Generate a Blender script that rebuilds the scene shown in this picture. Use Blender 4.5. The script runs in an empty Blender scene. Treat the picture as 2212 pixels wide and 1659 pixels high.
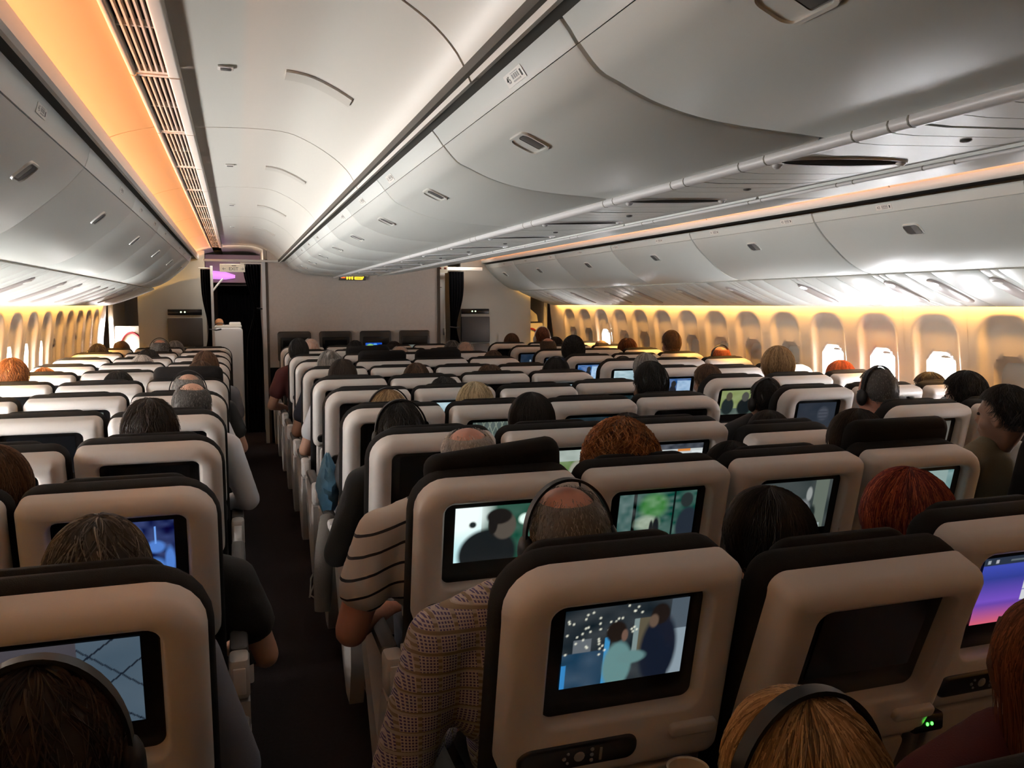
import bpy, bmesh, math, random
import numpy as np
from mathutils import Vector, Matrix

rnd = random.Random(7)
scene = bpy.context.scene
COL = scene.collection
R = math.radians

# ------------------------------------------------------------------ camera, world, exposure
cam_d = bpy.data.cameras.new('camera')
cam = bpy.data.objects.new('camera', cam_d)
COL.objects.link(cam)
scene.camera = cam
cam_d.sensor_fit = 'HORIZONTAL'
cam_d.sensor_width = 36.0
cam_d.lens = 36.0 * 1792.0 / 2212.0
cam_d.clip_start = 0.02
cam.location = (-1.38, 0.0, 1.65)
cam.rotation_euler = (R(90 - 5.509), R(0.0), R(-18.321))

world = bpy.data.worlds.new('world')
scene.world = world
world.use_nodes = True
bg = world.node_tree.nodes['Background']
bg.inputs[0].default_value = (0.75, 0.87, 1.0, 1)
bg.inputs[1].default_value = 1.0

scene.view_settings.view_transform = 'Standard'
scene.view_settings.look = 'None'
scene.view_settings.gamma = 1.0
scene.view_settings.use_curve_mapping = False
scene.view_settings.exposure = 0.2

cy = scene.cycles
cy.use_light_tree = False
cy.max_bounces = 5; cy.diffuse_bounces = 4; cy.glossy_bounces = 2; cy.transmission_bounces = 2; cy.transparent_max_bounces = 4
cy.caustics_reflective = False; cy.caustics_refractive = False
cy.sample_clamp_indirect = 4.0
cy.use_adaptive_sampling = True; cy.adaptive_threshold = 0.15; cy.adaptive_min_samples = 16

DAY = 52.0          # brightness of an open window pane
ORANGE = 2.0       # aisle cove light
AMBER = 15.0        # sidewall cove light
READ = 1.0         # reading lamps

# ------------------------------------------------------------------ materials
MATS = {}
def mat(name, col=(.8, .8, .8), rough=.5, emit=None, es=0.0, bump=0.0, bscale=200, metal=0.0, spec=.5, var=0.0, vscale=4, sheen=0.0):
    if name in MATS: return MATS[name]
    m = bpy.data.materials.new(name); m.use_nodes = True
    nt = m.node_tree; b = nt.nodes['Principled BSDF']
    b.inputs['Base Color'].default_value = (*col, 1)
    b.inputs['Roughness'].default_value = rough
    b.inputs['Metallic'].default_value = metal
    b.inputs['Specular IOR Level'].default_value = spec
    if sheen: b.inputs['Sheen Weight'].default_value = sheen
    tc = nt.nodes.new('ShaderNodeTexCoord')
    if var:
        n = nt.nodes.new('ShaderNodeTexNoise'); n.inputs['Scale'].default_value = vscale; n.inputs['Detail'].default_value = 5
        nt.links.new(tc.outputs['Object'], n.inputs['Vector'])
        mx = nt.nodes.new('ShaderNodeMix'); mx.data_type = 'RGBA'
        mx.inputs['A'].default_value = (*[c * (1 - var) for c in col], 1)
        mx.inputs['B'].default_value = (*[min(1, c * (1 + var)) for c in col], 1)
        nt.links.new(n.outputs['Fac'], mx.inputs['Factor'])
        nt.links.new(mx.outputs['Result'], b.inputs['Base Color'])
    if bump:
        n2 = nt.nodes.new('ShaderNodeTexNoise'); n2.inputs['Scale'].default_value = bscale
        nt.links.new(tc.outputs['Object'], n2.inputs['Vector'])
        bp = nt.nodes.new('ShaderNodeBump'); bp.inputs['Strength'].default_value = bump; bp.inputs['Distance'].default_value = .002
        nt.links.new(n2.outputs['Fac'], bp.inputs['Height'])
        nt.links.new(bp.outputs['Normal'], b.inputs['Normal'])
    if emit:
        b.inputs['Emission Color'].default_value = (*emit, 1)
        b.inputs['Emission Strength'].default_value = es
    if emit: m.cycles.emission_sampling = 'FRONT' if es > 8 else 'NONE'
    MATS[name] = m
    return m

M_BIN = mat('bin_plastic', (.65, .68, .66), .38, bump=.05, bscale=900)
M_CEIL = mat('ceiling_panel_white', (.76, .75, .70), .32, bump=.04, bscale=700)
M_TRIM = mat('trim_white', (.80, .78, .74), .4)
M_RAIL = mat('rail_grey', (.62, .62, .63), .35)
M_GAP = mat('dark_gap', (.025, .022, .018), .8)
M_GROOVE = mat('groove_grey', (.20, .195, .17), .6)
M_WALL = mat('sidewall', (.72, .62, .52), .5, bump=.05, bscale=500)
M_BULK = mat('bulkhead_fabric', (.52, .465, .42), .8, bump=.25, bscale=260, var=.10, vscale=40)
M_CARPET = mat('carpet', (.016, .011, .011), .95, spec=.1, bump=.8, bscale=420, var=.35, vscale=60)
M_SHELL = mat('seat_shell', (.72, .69, .66), .38, bump=.06, bscale=1200)
M_TRAY = mat('tray_plastic', (.58, .55, .52), .45, bump=.05, bscale=900)
M_BLACK = mat('seat_fabric', (.009, .008, .008), .9, spec=.15, bump=.4, bscale=500, var=.3, vscale=50)
M_BEZEL = mat('bezel_black', (.006, .006, .007), .25, spec=.3)
M_OFF = mat('screen_off', (.007, .008, .010), .2, spec=.2)
M_HAND = mat('handset_black', (.010, .010, .011), .3)
M_BTN = mat('button_grey', (.28, .28, .28), .4)
M_ARMW = mat('armrest_white', (.52, .50, .48), .45)
M_ARMP = mat('armrest_pad', (.045, .04, .038), .6, bump=.3, bscale=500)
M_METAL = mat('brushed_metal', (.45, .45, .46), .3, metal=.9)
M_DARKMET = mat('dark_metal', (.05, .05, .055), .4, metal=.6)
M_CURT = mat('curtain_black', (.005, .005, .007), .9, spec=.1, bump=.3, bscale=300)
M_LATCH = mat('latch_grey', (.10, .10, .10), .4)
M_POD = mat('pod_grey', (.40, .37, .36), .35)
M_INK = mat('ink', (.03, .03, .03), .7)
M_REDINK = mat('red_strap', (.45, .03, .04), .7)
M_WHITE = mat('cloth_white', (.72, .74, .78), .8, bump=.2, bscale=60)
M_SHADE = mat('window_shade', (.60, .55, .48), .5)
M_GREY = mat('partition_grey', (.36, .36, .33), .6, bump=.1, bscale=300)
M_PANE = mat('window_pane_daylight', (.9, .9, .9), .2, emit=(.95, .97, 1.0), es=DAY * 1.2)
M_PANE_L = mat('window_pane_daylight_port', (.9, .9, .9), .2, emit=(1.0, .98, .95), es=DAY * 1.6)
M_ORANGE = mat('cove_led_orange', (.9, .5, .2), .5, emit=(1.0, .36, .10), es=.8)
M_AMBER = mat('cove_led_amber', (.9, .6, .2), .5, emit=(1.0, .52, .12), es=AMBER * 10)
M_PURPLE = mat('galley_led_purple', (.6, .3, .8), .5, emit=(.72, .26, .85), es=.9)
M_READ = mat('reading_lamp', (.9, .9, .9), .3, emit=(.95, 1.0, 1.0), es=12)
M_LEDG = mat('led_green', (.1, .8, .1), .3, emit=(.05, 1.0, .05), es=6)
M_LEDW = mat('led_pale', (.8, .9, .7), .3, emit=(.7, 1.0, .5), es=3)
M_SIGNY = mat('sign_yellow', (.9, .6, .05), .3, emit=(1.0, .62, .02), es=2.2)
M_SIGNR = mat('sign_red', (.9, .15, .05), .3, emit=(1.0, .12, .01), es=1.5)
M_SIGNB = mat('sign_box', (.10, .10, .10), .3)

# ------------------------------------------------------------------ mesh helpers
def mk(name, verts, faces, m=None, parent=None, smooth=True, loc=None):
    me = bpy.data.meshes.new(name)
    me.from_pydata([tuple(v) for v in verts], [], faces)
    bm = bmesh.new(); bm.from_mesh(me)
    bmesh.ops.recalc_face_normals(bm, faces=bm.faces)
    bm.to_mesh(me); bm.free()
    return link(name, me, m, parent, smooth, loc)

def link(name, me, m=None, parent=None, smooth=None, loc=None):
    if smooth is not None and len(me.polygons):
        me.polygons.foreach_set('use_smooth', [bool(smooth)] * len(me.polygons))
        if smooth: 
            try: me.set_sharp_from_angle(angle=R(38))
            except Exception: pass
    if m is not None and not me.materials: me.materials.append(m)
    o = bpy.data.objects.new(name, me)
    COL.objects.link(o)
    if parent is not None: o.parent = parent
    if loc is not None: o.location = loc
    return o

def inst(name, me, parent=None, m=None, loc=None, rot=None, scale=None):
    o = bpy.data.objects.new(name, me); COL.objects.link(o)
    if parent is not None: o.parent = parent
    if loc is not None: o.location = loc
    if rot is not None: o.rotation_euler = rot
    if scale is not None: o.scale = scale
    if m is not None:
        if not me.materials: me.materials.append(m)
        o.material_slots[0].link = 'OBJECT'; o.material_slots[0].material = m
    return o

def empty(name, loc=(0, 0, 0), parent=None):
    o = bpy.data.objects.new(name, None); COL.objects.link(o)
    o.location = loc; o.empty_display_size = .05
    if parent is not None: o.parent = parent
    return o

def tag(o, label, cat, group=None):
    o['label'] = label; o['category'] = cat
    if group: o['group'] = group
    return o

def struct(o, label=None, cat=None):
    o['kind'] = 'structure'
    if label: o['label'] = label
    if cat: o['category'] = cat
    return o

class MB:
    def __init__(s): s.v = []; s.f = []
    def add(s, v, f):
        b = len(s.v); s.v += [tuple(p) for p in v]; s.f += [tuple(i + b for i in q) for q in f]; return s
    def rings(s, rings, caps=True, closed=True):
        n = len(rings[0]); v = [p for r in rings for p in r]; f = []
        for k in range(len(rings) - 1):
            for i in range(n if closed else n - 1):
                j = (i + 1) % n
                f.append((k * n + i, k * n + j, (k + 1) * n + j, (k + 1) * n + i))
        if caps:
            f.append(tuple(range(n))[::-1]); f.append(tuple((len(rings) - 1) * n + i for i in range(n)))
        return s.add(v, f)
    def box(s, x0, x1, y0, y1, z0, z1, bev=0.0):
        if bev <= 0:
            v = [(x, y, z) for z in (z0, z1) for y in (y0, y1) for x in (x0, x1)]
            return s.add(v, [(0, 2, 3, 1), (4, 5, 7, 6), (0, 1, 5, 4), (2, 6, 7, 3), (0, 4, 6, 2), (1, 3, 7, 5)])
        o = rrect(x0, x1, y0, y1, bev, 3)
        rr = [(z0, bev), (z0 + bev * .3, bev * .3), (z0 + bev, 0), (z1 - bev, 0), (z1 - bev * .3, bev * .3), (z1, bev)]
        cx, cy = (x0 + x1) / 2, (y0 + y1) / 2; hx, hy = (x1 - x0) / 2, (y1 - y0) / 2
        return s.rings([[(cx + (px - cx) * (hx - d) / hx, cy + (py - cy) * (hy - d) / hy, z) for px, py in o] for z, d in rr])
    def tube(s, pts, r, n=8, caps=True):
        pts = [Vector(p) for p in pts]; rs = r if isinstance(r, (list, tuple)) else [r] * len(pts)
        rings = []; up = Vector((0, 0, 1))
        for i, p in enumerate(pts):
            t = (pts[min(i + 1, len(pts) - 1)] - pts[max(i - 1, 0)]).normalized()
            a = t.cross(up)
            if a.length < 1e-3: a = t.cross(Vector((1, 0, 0)))
            a.normalize(); b = a.cross(t).normalized()
            rings.append([tuple(p + (a * math.cos(2 * math.pi * k / n) + b * math.sin(2 * math.pi * k / n)) * rs[i]) for k in range(n)])
        return s.rings(rings, caps)
    def ell(s, c, r, nu=14, nv=10, M=None):
        rings = []
        for j in range(1, nv):
            ph = math.pi * j / nv
            rings.append([(c[0] + r[0] * math.sin(ph) * math.cos(2 * math.pi * i / nu), c[1] + r[1] * math.sin(ph) * math.sin(2 * math.pi * i / nu), c[2] - r[2] * math.cos(ph)) for i in range(nu)])
        b = MB().rings(rings, False); n = len(b.v)
        b.v += [(c[0], c[1], c[2] - r[2]), (c[0], c[1], c[2] + r[2])]
        for i in range(nu):
            j = (i + 1) % nu
            b.f.append((n, j, i)); b.f.append((n + 1, (nv - 2) * nu + i, (nv - 2) * nu + j))
        if M is not None: b.v = [tuple(M @ Vector(p)) for p in b.v]
        return s.add(b.v, b.f)
    def xform(s, fn): s.v = [tuple(fn(*p)) for p in s.v]; return s
    def obj(s, name, m, parent=None, smooth=True, loc=None): return mk(name, s.v, s.f, m, parent, smooth, loc)
    def mesh(s, name, m=None, smooth=True):
        me = bpy.data.meshes.new(name); me.from_pydata(s.v, [], s.f)
        bm = bmesh.new(); bm.from_mesh(me); bmesh.ops.recalc_face_normals(bm, faces=bm.faces); bm.to_mesh(me); bm.free()
        me.polygons.foreach_set('use_smooth', [smooth] * len(me.polygons))
        if smooth: me.set_sharp_from_angle(angle=R(38))
        if m: me.materials.append(m)
        return me

def rrect(x0, x1, y0, y1, r, n=5):
    """rounded rectangle outline; r one radius or (bl, br, tr, tl)"""
    if not isinstance(r, (list, tuple)): r = (r,) * 4
    out = []
    for (cx, cy, a0, q) in ((x0 + r[0], y0 + r[0], 180, r[0]), (x1 - r[1], y0 + r[1], 270, r[1]), (x1 - r[2], y1 - r[2], 0, r[2]), (x0 + r[3], y1 - r[3], 90, r[3])):
        for k in range(n + 1):
            a = R(a0 + 90 * k / n); out.append((cx + q * math.cos(a), cy + q * math.sin(a)))
    return out

def inset(x0, x1, z0, z1, r, d, n=6):
    rr = [max(q - d, .004) for q in r] if isinstance(r, (list, tuple)) else max(r - d, .004)
    return rrect(x0 + d, x1 - d, z0 + d, z1 - d, rr, n)

def slab_xz(x0, x1, z0, z1, r, ya, yb, bev, n=6, bev_front=True):
    """rounded slab standing in xz: back face at ya (towards -y), front at yb"""
    b = MB(); rings = []
    prof = [(ya, bev), (ya + bev * .13, bev * .5), (ya + bev * .5, bev * .13), (ya + bev, 0)]
    prof += [(yb - bev, 0), (yb - bev * .5, bev * .13), (yb - bev * .13, bev * .5), (yb, bev)] if bev_front else [(yb, 0)]
    for y, d in prof: rings.append([(px, y, pz) for px, pz in inset(x0, x1, z0, z1, r, d, n)])
    return b.rings(rings)

def profile_sweep(prof, y0, y1, closed=True):
    """closed xz profile swept along y"""
    return MB().rings([[(x, y0, z) for x, z in prof], [(x, y1, z) for x, z in prof]], True, closed)

def offset_prof(p, d):
    """open polyline offset by d to its left"""
    out = []
    for i in range(len(p)):
        a = Vector(p[max(i - 1, 0)]); c = Vector(p[min(i + 1, len(p) - 1)])
        t = (c - a).normalized(); out.append((p[i][0] - t.y * d, p[i][1] + t.x * d))
    return out

def smooth_poly(p, n=4):
    """Catmull-Rom through an open polyline"""
    out = []
    P = [p[0]] + list(p) + [p[-1]]
    for i in range(1, len(P) - 2):
        for k in range(n):
            t = k / n; q = []
            for a in range(len(p[0])):
                p0, p1, p2, p3 = P[i - 1][a], P[i][a], P[i + 1][a], P[i + 2][a]
                q.append(.5 * (2 * p1 + (p2 - p0) * t + (2 * p0 - 5 * p1 + 4 * p2 - p3) * t * t + (3 * p1 - p0 - 3 * p2 + p3) * t ** 3))
            out.append(tuple(q))
    out.append(tuple(p[-1])); return out

def text_mesh(txt, size):
    c = bpy.data.curves.new('txt', 'FONT'); c.body = txt; c.size = size; c.align_x = 'CENTER'; c.align_y = 'CENTER'; c.resolution_u = 3
    o = bpy.data.objects.new('txt', c); COL.objects.link(o)
    dg = bpy.context.evaluated_depsgraph_get()
    me = bpy.data.meshes.new_from_object(o.evaluated_get(dg))
    bpy.data.objects.remove(o); bpy.data.curves.remove(c)
    return me

ORD = ['nearest', 'second', 'third', 'fourth', 'fifth', 'sixth', 'seventh', 'eighth', 'ninth', 'tenth', 'eleventh', 'twelfth', 'thirteenth', 'fourteenth', 'fifteenth', 'sixteenth', 'seventeenth', 'eighteenth']
# ------------------------------------------------------------------ cabin dimensions
Y0, Y1 = -2.6, 10.19        # rear partition, bulkhead
YE = 13.2                   # end of the space beyond the curtains
ROWS = [1.317 + .778 * k for k in range(-1, 11)]       # index = row number (0 = beside the camera)
SIDE = .12                  # side blocks stand this much further forward

# ------------------------------------------------------------------ floor and shell
fl = struct(MB().box(-3.0, 3.0, Y0, YE, -.06, 0).obj('floor', M_CARPET, smooth=False), 'dark carpeted cabin floor running down the aisles')

def side_profile(s):
    return [(s * x, z) for x, z in ((2.86, 1.80), (2.865, 1.66), (2.885, 1.5), (2.92, 1.25), (2.935, 1.0), (2.93, .7), (2.89, .35), (2.83, .0))]
def wall_x(z):
    p = ((1.80, 2.86), (1.66, 2.865), (1.5, 2.885), (1.25, 2.92), (1.0, 2.935), (.7, 2.93), (.35, 2.89), (0, 2.83))
    for (za, xa), (zb, xb) in zip(p, p[1:]):
        if zb <= z <= za: return xa + (xb - xa) * (za - z) / (za - zb)
    return p[0][1] if z > 1.8 else p[-1][1]

WP = .517
WY = [4.23 + WP * k for k in range(-12, 13)]
OPEN_R = {-3: 1, -2: 1, 0: 1, 1: 1, 2: 1, 10: 1}
OPEN_L = {k: 1 for k in range(-3, 8)}
NY, NZ = 26, 64
def sdf_rr(y, z, cy, cz, hy, hz, r):
    qy, qz = abs(y - cy) - hy + r, abs(z - cz) - hz + r
    return math.hypot(max(qy, 0), max(qz, 0)) + min(max(qy, qz), 0) - r
def sst(t):
    t = min(max(t, 0), 1); return t * t * (3 - 2 * t)
def panel_mesh(s):
    ys = [-(WP / 2) + .0012 + (WP - .0024) * i / NY for i in range(NY + 1)]
    zs = [1.80 - 1.78 * j / NZ for j in range(NZ + 1)]
    zs = [1.80 - (1.80 - .70) * j / 48 for j in range(49)] + [.70 - .70 * j / 6 for j in range(1, 7)]
    v = []
    for z in zs:
        for y in ys:
            x = wall_x(z)
            # tall cowl: rounded arch, deepest around the window
            cw = .190 + .015 * (1.6 - z)
            d = sdf_rr(y, z, 0, 1.24, cw, .345, .15)
            x += .038 * sst(-d / .05) * sst((1.64 - z) / .28 + .35)
            d2 = sdf_rr(y, z, 0, 1.15, .118, .185, .09)
            x += .057 * sst(-d2 / .028)
            v.append((s * x, y, z))
    n = NY + 1; f = []
    for j in range(len(zs) - 1):
        for i in range(NY): f.append((j * n + i, j * n + i + 1, (j + 1) * n + i + 1, (j + 1) * n + i))
    b = MB().add(v, f)
    return b.mesh('wall_panel', M_WALL)
for s, side, opn in ((1, 'right', OPEN_R), (-1, 'left', OPEN_L)):
    base = MB()
    pr = [(s * 3.06, 2.46), (s * 3.10, 2.46), (s * 3.10, -.05), (s * 3.06, -.05)]
    w = struct(profile_sweep(pr, Y0, YE).obj('wall_' + side, M_WALL, smooth=False), 'cabin sidewall with window panels on the %s side' % side)
    pm = panel_mesh(s)
    po_ = rrect(-.112, .112, .97, 1.33, .085, 3)
    glass = MB().rings([[(x, -.003, z) for x, z in po_], [(x, .003, z) for x, z in po_]]).mesh('pane', None, False)
    ring = MB()
    o1 = rrect(-.126, .126, .958, 1.342, .095, 6); o2 = rrect(-.108, .108, .976, 1.324, .08, 6)
    ring.rings([[(x, .006, z) for x, z in o1], [(x, -.008, z) for x, z in o1], [(x, -.008, z) for x, z in o2], [(x, .006, z) for x, z in o2]], False)
    ring_me = ring.mesh('window_frame', M_WALL)
    grip_me = MB().ell((0, 0, 1.305), (.040, .008, .010), 14, 8).mesh('shade_handle', M_SHADE)
    shade_me = slab_xz(-.108, .108, .976, 1.324, .08, -.003, .003, .002)
    shade_me.box(-.03, .03, -.012, 0, 1.0, 1.012, .003)
    shade_me = shade_me.mesh('window_shade', M_SHADE)
    for k, y in enumerate(WY):
        inst('wall_panel', pm, w, loc=(0, y, 0))
        zs_ = (1.80, 1.66, 1.5, 1.25, 1.0, .7, .35, 0)
        sp = [(s * (wall_x(z) + .006), z) for z in zs_] + [(s * (wall_x(z) + .012), z) for z in zs_[::-1]]
        profile_sweep(sp, y + WP / 2 - .012, y + WP / 2 + .012).obj('seam_backing', M_WALL, w, False)
        kk = k - 12
        wn = struct(empty('window_%d' % (k + 1 + (0 if s > 0 else len(WY))), (s * 3.008, y, 0)))
        wn['label'] = ('open cabin window full of daylight on the %s wall' if kk in opn else 'closed cabin window with shade down on the %s wall') % side
        rz = R(90) if s < 0 else R(-90)
        # local +y must point outward
        rot = (R(4) * 0, 0, rz)
        inst('window_frame', ring_me, wn, rot=(0, 0, rz), loc=(-s * .006, 0, 0))
        if kk in opn:
            inst('pane', glass, wn, m=(M_PANE if s > 0 else M_PANE_L), rot=(0, 0, rz), loc=(0, 0, 0))
            inst('shade_handle', grip_me, wn, rot=(0, 0, rz), loc=(-s * .012, 0, 0))
        else:
            inst('window_shade', shade_me, wn, rot=(0, 0, rz), loc=(-s * .002, 0, 0))
    # panel beyond the last window, up to the door recess
    zs_ = [1.80 - .06 * q for q in range(31)]
    sp = [(s * wall_x(z), z) for z in zs_] + [(s * (wall_x(z) + .02), z) for z in zs_[::-1]]
    profile_sweep(sp, WY[-1] + WP / 2 + .001, 11.12).obj('wall_panel', M_WALL, w)
    # cove light behind the lower edge of the service panels
    tr = struct(empty('trim_%d' % (1 if s > 0 else 2), (s * 2.83, 0, 1.70)))
    tr['label'] = 'amber light cove along the top of the %s sidewall' % side
    MB().box(-.006, .006, Y0, 10.8, -.012, .012).obj('light_strip', M_AMBER, tr, False)
    MB().box(-.035, .04, Y0, 10.8, .03, .04).obj('cove_top', M_TRIM, tr, False)

# rear partition behind the camera, end wall far ahead
struct(MB().box(-3.1, 3.1, Y0 - .05, Y0, 0, 2.5).obj('wall_rear', M_GREY, smooth=False), 'rear partition behind the last rows')
struct(MB().box(-3.1, 3.1, YE, YE + .05, 0, 2.5).obj('wall_end', M_BULK, smooth=False), 'far wall of the galley beyond the curtains')

# ------------------------------------------------------------------ ceiling over the two aisles
ceil = struct(MB().box(-3.1, 3.1, Y0, YE + .05, 2.44, 2.48).obj('ceiling', M_GAP, smooth=False), 'white curved cabin ceiling over the aisles')
ARCH = smooth_poly([(-1.535, 2.338), (-1.38, 2.347), (-1.25, 2.348), (-1.16, 2.340), (-1.09, 2.315), (-1.02, 2.277), (-.96, 2.235), (-.913, 2.185), (-.883, 2.128)], 3)
TROUGH = smooth_poly([(-1.885, 2.215), (-1.875, 2.245), (-1.83, 2.277), (-1.75, 2.308), (-1.64, 2.335)], 3)
def slabify(p, t): return list(p) + offset_prof(p, t)[::-1]
SE = [1.784 + 1.77 * k for k in range(-3, 7)]
SE = [Y0] + [y for y in SE if y > Y0 + .1]
SE.append(YE)
def mirror(p, s): return [(x * (1 if s < 0 else -1), z) for x, z in p]
for s in (-1, 1):
    for a, b in zip(SE, SE[1:]):
        g = .006
        arch = slabify(mirror(ARCH, s), .02 if s < 0 else -.02)
        profile_sweep(arch, a + g, b - g).obj('ceiling_panel', M_CEIL, ceil)
        tro = slabify(mirror(TROUGH, s), .02 if s < 0 else -.02)
        profile_sweep(tro, a + g, b - g).obj('trough_panel', M_CEIL, ceil)
        # backing strip just above the joint, so the joint reads as a soft dark line
        if b < YE:
            p2 = slabify(mirror(offset_prof(ARCH, .004), s), .02 if s < 0 else -.02)
            profile_sweep(p2, b - .03, b + .03).obj('joint_strip', M_GROOVE, ceil)
            p2 = slabify(mirror(offset_prof(TROUGH, .004), s), .02 if s < 0 else -.02)
            profile_sweep(p2, b - .03, b + .03).obj('joint_strip', M_GROOVE, ceil)
    # long dark groove between ceiling and middle bins
    gp = mirror([(-.900, 2.138), (-.875, 2.1385), (-.812, 2.150), (-.812, 2.16), (-.900, 2.16)], s)
    profile_sweep(gp, Y0, 10.15).obj('groove', mat('groove_dark', (.06, .058, .05), .6), ceil, False)
    # valance and lip that hide the orange light
    zb = 2.188 if s < 0 else 2.198
    vp = mirror([(-1.835, 2.205), (-1.803, zb), (-1.793, zb + .008), (-1.788, 2.225), (-1.789, 2.240), (-1.796, 2.240), (-1.800, 2.212), (-1.905, 2.206), (-1.905, 2.200)], s)
    tv = struct(profile_sweep(vp, Y0, 11.4).obj('trim_%d' % (3 if s < 0 else 4), M_TRIM), 'cream lip along the orange lit trough of the %s aisle' % ('left' if s < 0 else 'right'))
    gp2 = mirror([(-1.815, 2.199), (-1.905, 2.198), (-1.905, 2.202), (-1.815, 2.203)], s)
    profile_sweep(gp2, Y0, 11.3).obj('gap_shadow', M_GAP, tv, False)  # black plate paints the shade in the gap between lip and bins
    led = mirror([(-1.868, 2.212), (-1.862, 2.212), (-1.862, 2.236), (-1.868, 2.236)], s)
    profile_sweep(led, Y0, 11.4).obj('light_strip', M_ORANGE, tv, False)
    la = bpy.data.lights.new('cove_lamp', 'AREA'); la.shape = 'RECTANGLE'; la.size = .015; la.size_y = 13.9
    la.energy = ORANGE * 13.9; la.color = (1.0, .37, .12); la.spread = R(80)
    lo = bpy.data.objects.new('cove_lamp', la); COL.objects.link(lo); lo.parent = tv
    lo.location = (s * 1.858, Y0 + 6.98, 2.224); lo.rotation_euler = (0, (R(90 + 22) if s > 0 else -R(90 + 22)), 0)
# air grilles
slat = MB().box(-.0026, .0026, 0, .80, -.010, .008).mesh('slat', M_TRIM, False)
for s in (-1, 1):
    yy = -1.635 - .863 + .0
    k = 0
    while yy < 9.9:
        gr = empty('air_grille', (s * 1.588, yy + .012, 2.322))
        k += 1
        fr = MB()
        for (xa, xb) in ((-.062, -.045), (.04, .075)):
            o = rrect(xa, xb, -.016, .016, .007, 4)
            fr.rings([[(-s * x, 0, z) for x, z in o], [(-s * x, .85, z) for x, z in o]])
        fr.box(-.06, .06, 0, .024, -.008, .01); fr.box(-.06, .06, .826, .85, -.008, .01); fr.box(-.06, .06, .415, .427, -.006, .01)
        fr.obj('frame', M_TRIM, gr)
        MB().box(-.06, .06, 0, .85, .016, .022).obj('duct', M_GAP, gr, False)
        for q in range(5):
            inst('slat', slat, gr, loc=(-s * (-.032 + .0155 * q), .025, 0))
        tag(gr, 'long slatted air grille in the %s aisle ceiling, %s from the rear' % ('left' if s < 0 else 'right', ORD[k - 1]), 'grille', 'ceiling air grilles')
        yy += .863
# curved emergency light lenses and small sockets in the ceiling panels
for k, y in enumerate((2.68, 4.5, 6.25, 8.0)):
    arcp = [p for p in ARCH if -1.24 < p[0] < -1.0]
    lens = slabify(offset_prof(arcp, -.001), -.007)
    l = profile_sweep(lens, y - .045, y + .045).obj('ceiling_lens', mat('lens_plastic', (.66, .65, .60), .3))
    tag(l, 'long curved plastic light lens on the left aisle ceiling, %s from camera' % ('first', 'second', 'third', 'fourth')[k], 'lens', 'ceiling light lenses')
    v = empty('ceiling_socket', (-1.388, y - .02, 2.343))
    MB().box(-.022, .022, -.02, .02, -.004, .003, .002).obj('plate', M_TRIM, v)
    MB().box(-.015, .015, -.012, .012, -.006, -.003, .001).obj('slot', M_LATCH, v)
    tag(v, 'small rectangular socket plate on the left aisle ceiling, %s from camera' % ('first', 'second', 'third', 'fourth')[k], 'socket', 'ceiling sockets')

# ------------------------------------------------------------------ overhead bins
CTR = smooth_poly([(-.796, 2.104), (-.757, 2.062), (-.719, 2.044), (-.657, 2.018), (-.584, 1.999), (-.511, 1.988), (-.435, 1.982), (-.332, 1.977), (-.272, 1.973)], 3)
STRIP = [(-.828, 2.146), (-.823, 2.140), (-.812, 2.127), (-.797, 2.1055)]
OUT = smooth_poly([(-1.872, 2.125), (-1.93, 2.058), (-2.0, 1.996), (-2.09, 1.922), (-2.16, 1.879), (-2.23, 1.848), (-2.296, 1.831)], 3)[::-1]
OSTRIP = [(-1.870, 2.129), (-1.858, 2.160), (-1.850, 2.193), (-1.853, 2.207)]
def soft_sweep(prof, thick, y0, y1, s, bev=.010):
    """a panel with slightly rounded ends"""
    b = MB(); rings = []
    t = thick if s < 0 else -thick
    for y, d in ((y0, bev), (y0 + bev * .3, bev * .35), (y0 + bev, 0), (y1 - bev, 0), (y1 - bev * .3, bev * .35), (y1, bev)):
        p = mirror(prof, s)
        q1 = offset_prof(p, (d if s < 0 else -d)); q2 = offset_prof(p, t)
        rings.append([(x, y, z) for x, z in q1 + q2[::-1]])
    return b.rings(rings)
def prof_frame(prof, s, x):
    """point and tangent angle of a profile at |x|"""
    p = prof
    for (xa, za), (xb, zb) in zip(p, p[1:]):
        if min(xa, xb) <= x <= max(xa, xb):
            t = (x - xa) / (xb - xa); return x, za + (zb - za) * t, math.atan2(zb - za, xb - xa)
    return p[-1][0], p[-1][1], 0
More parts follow.
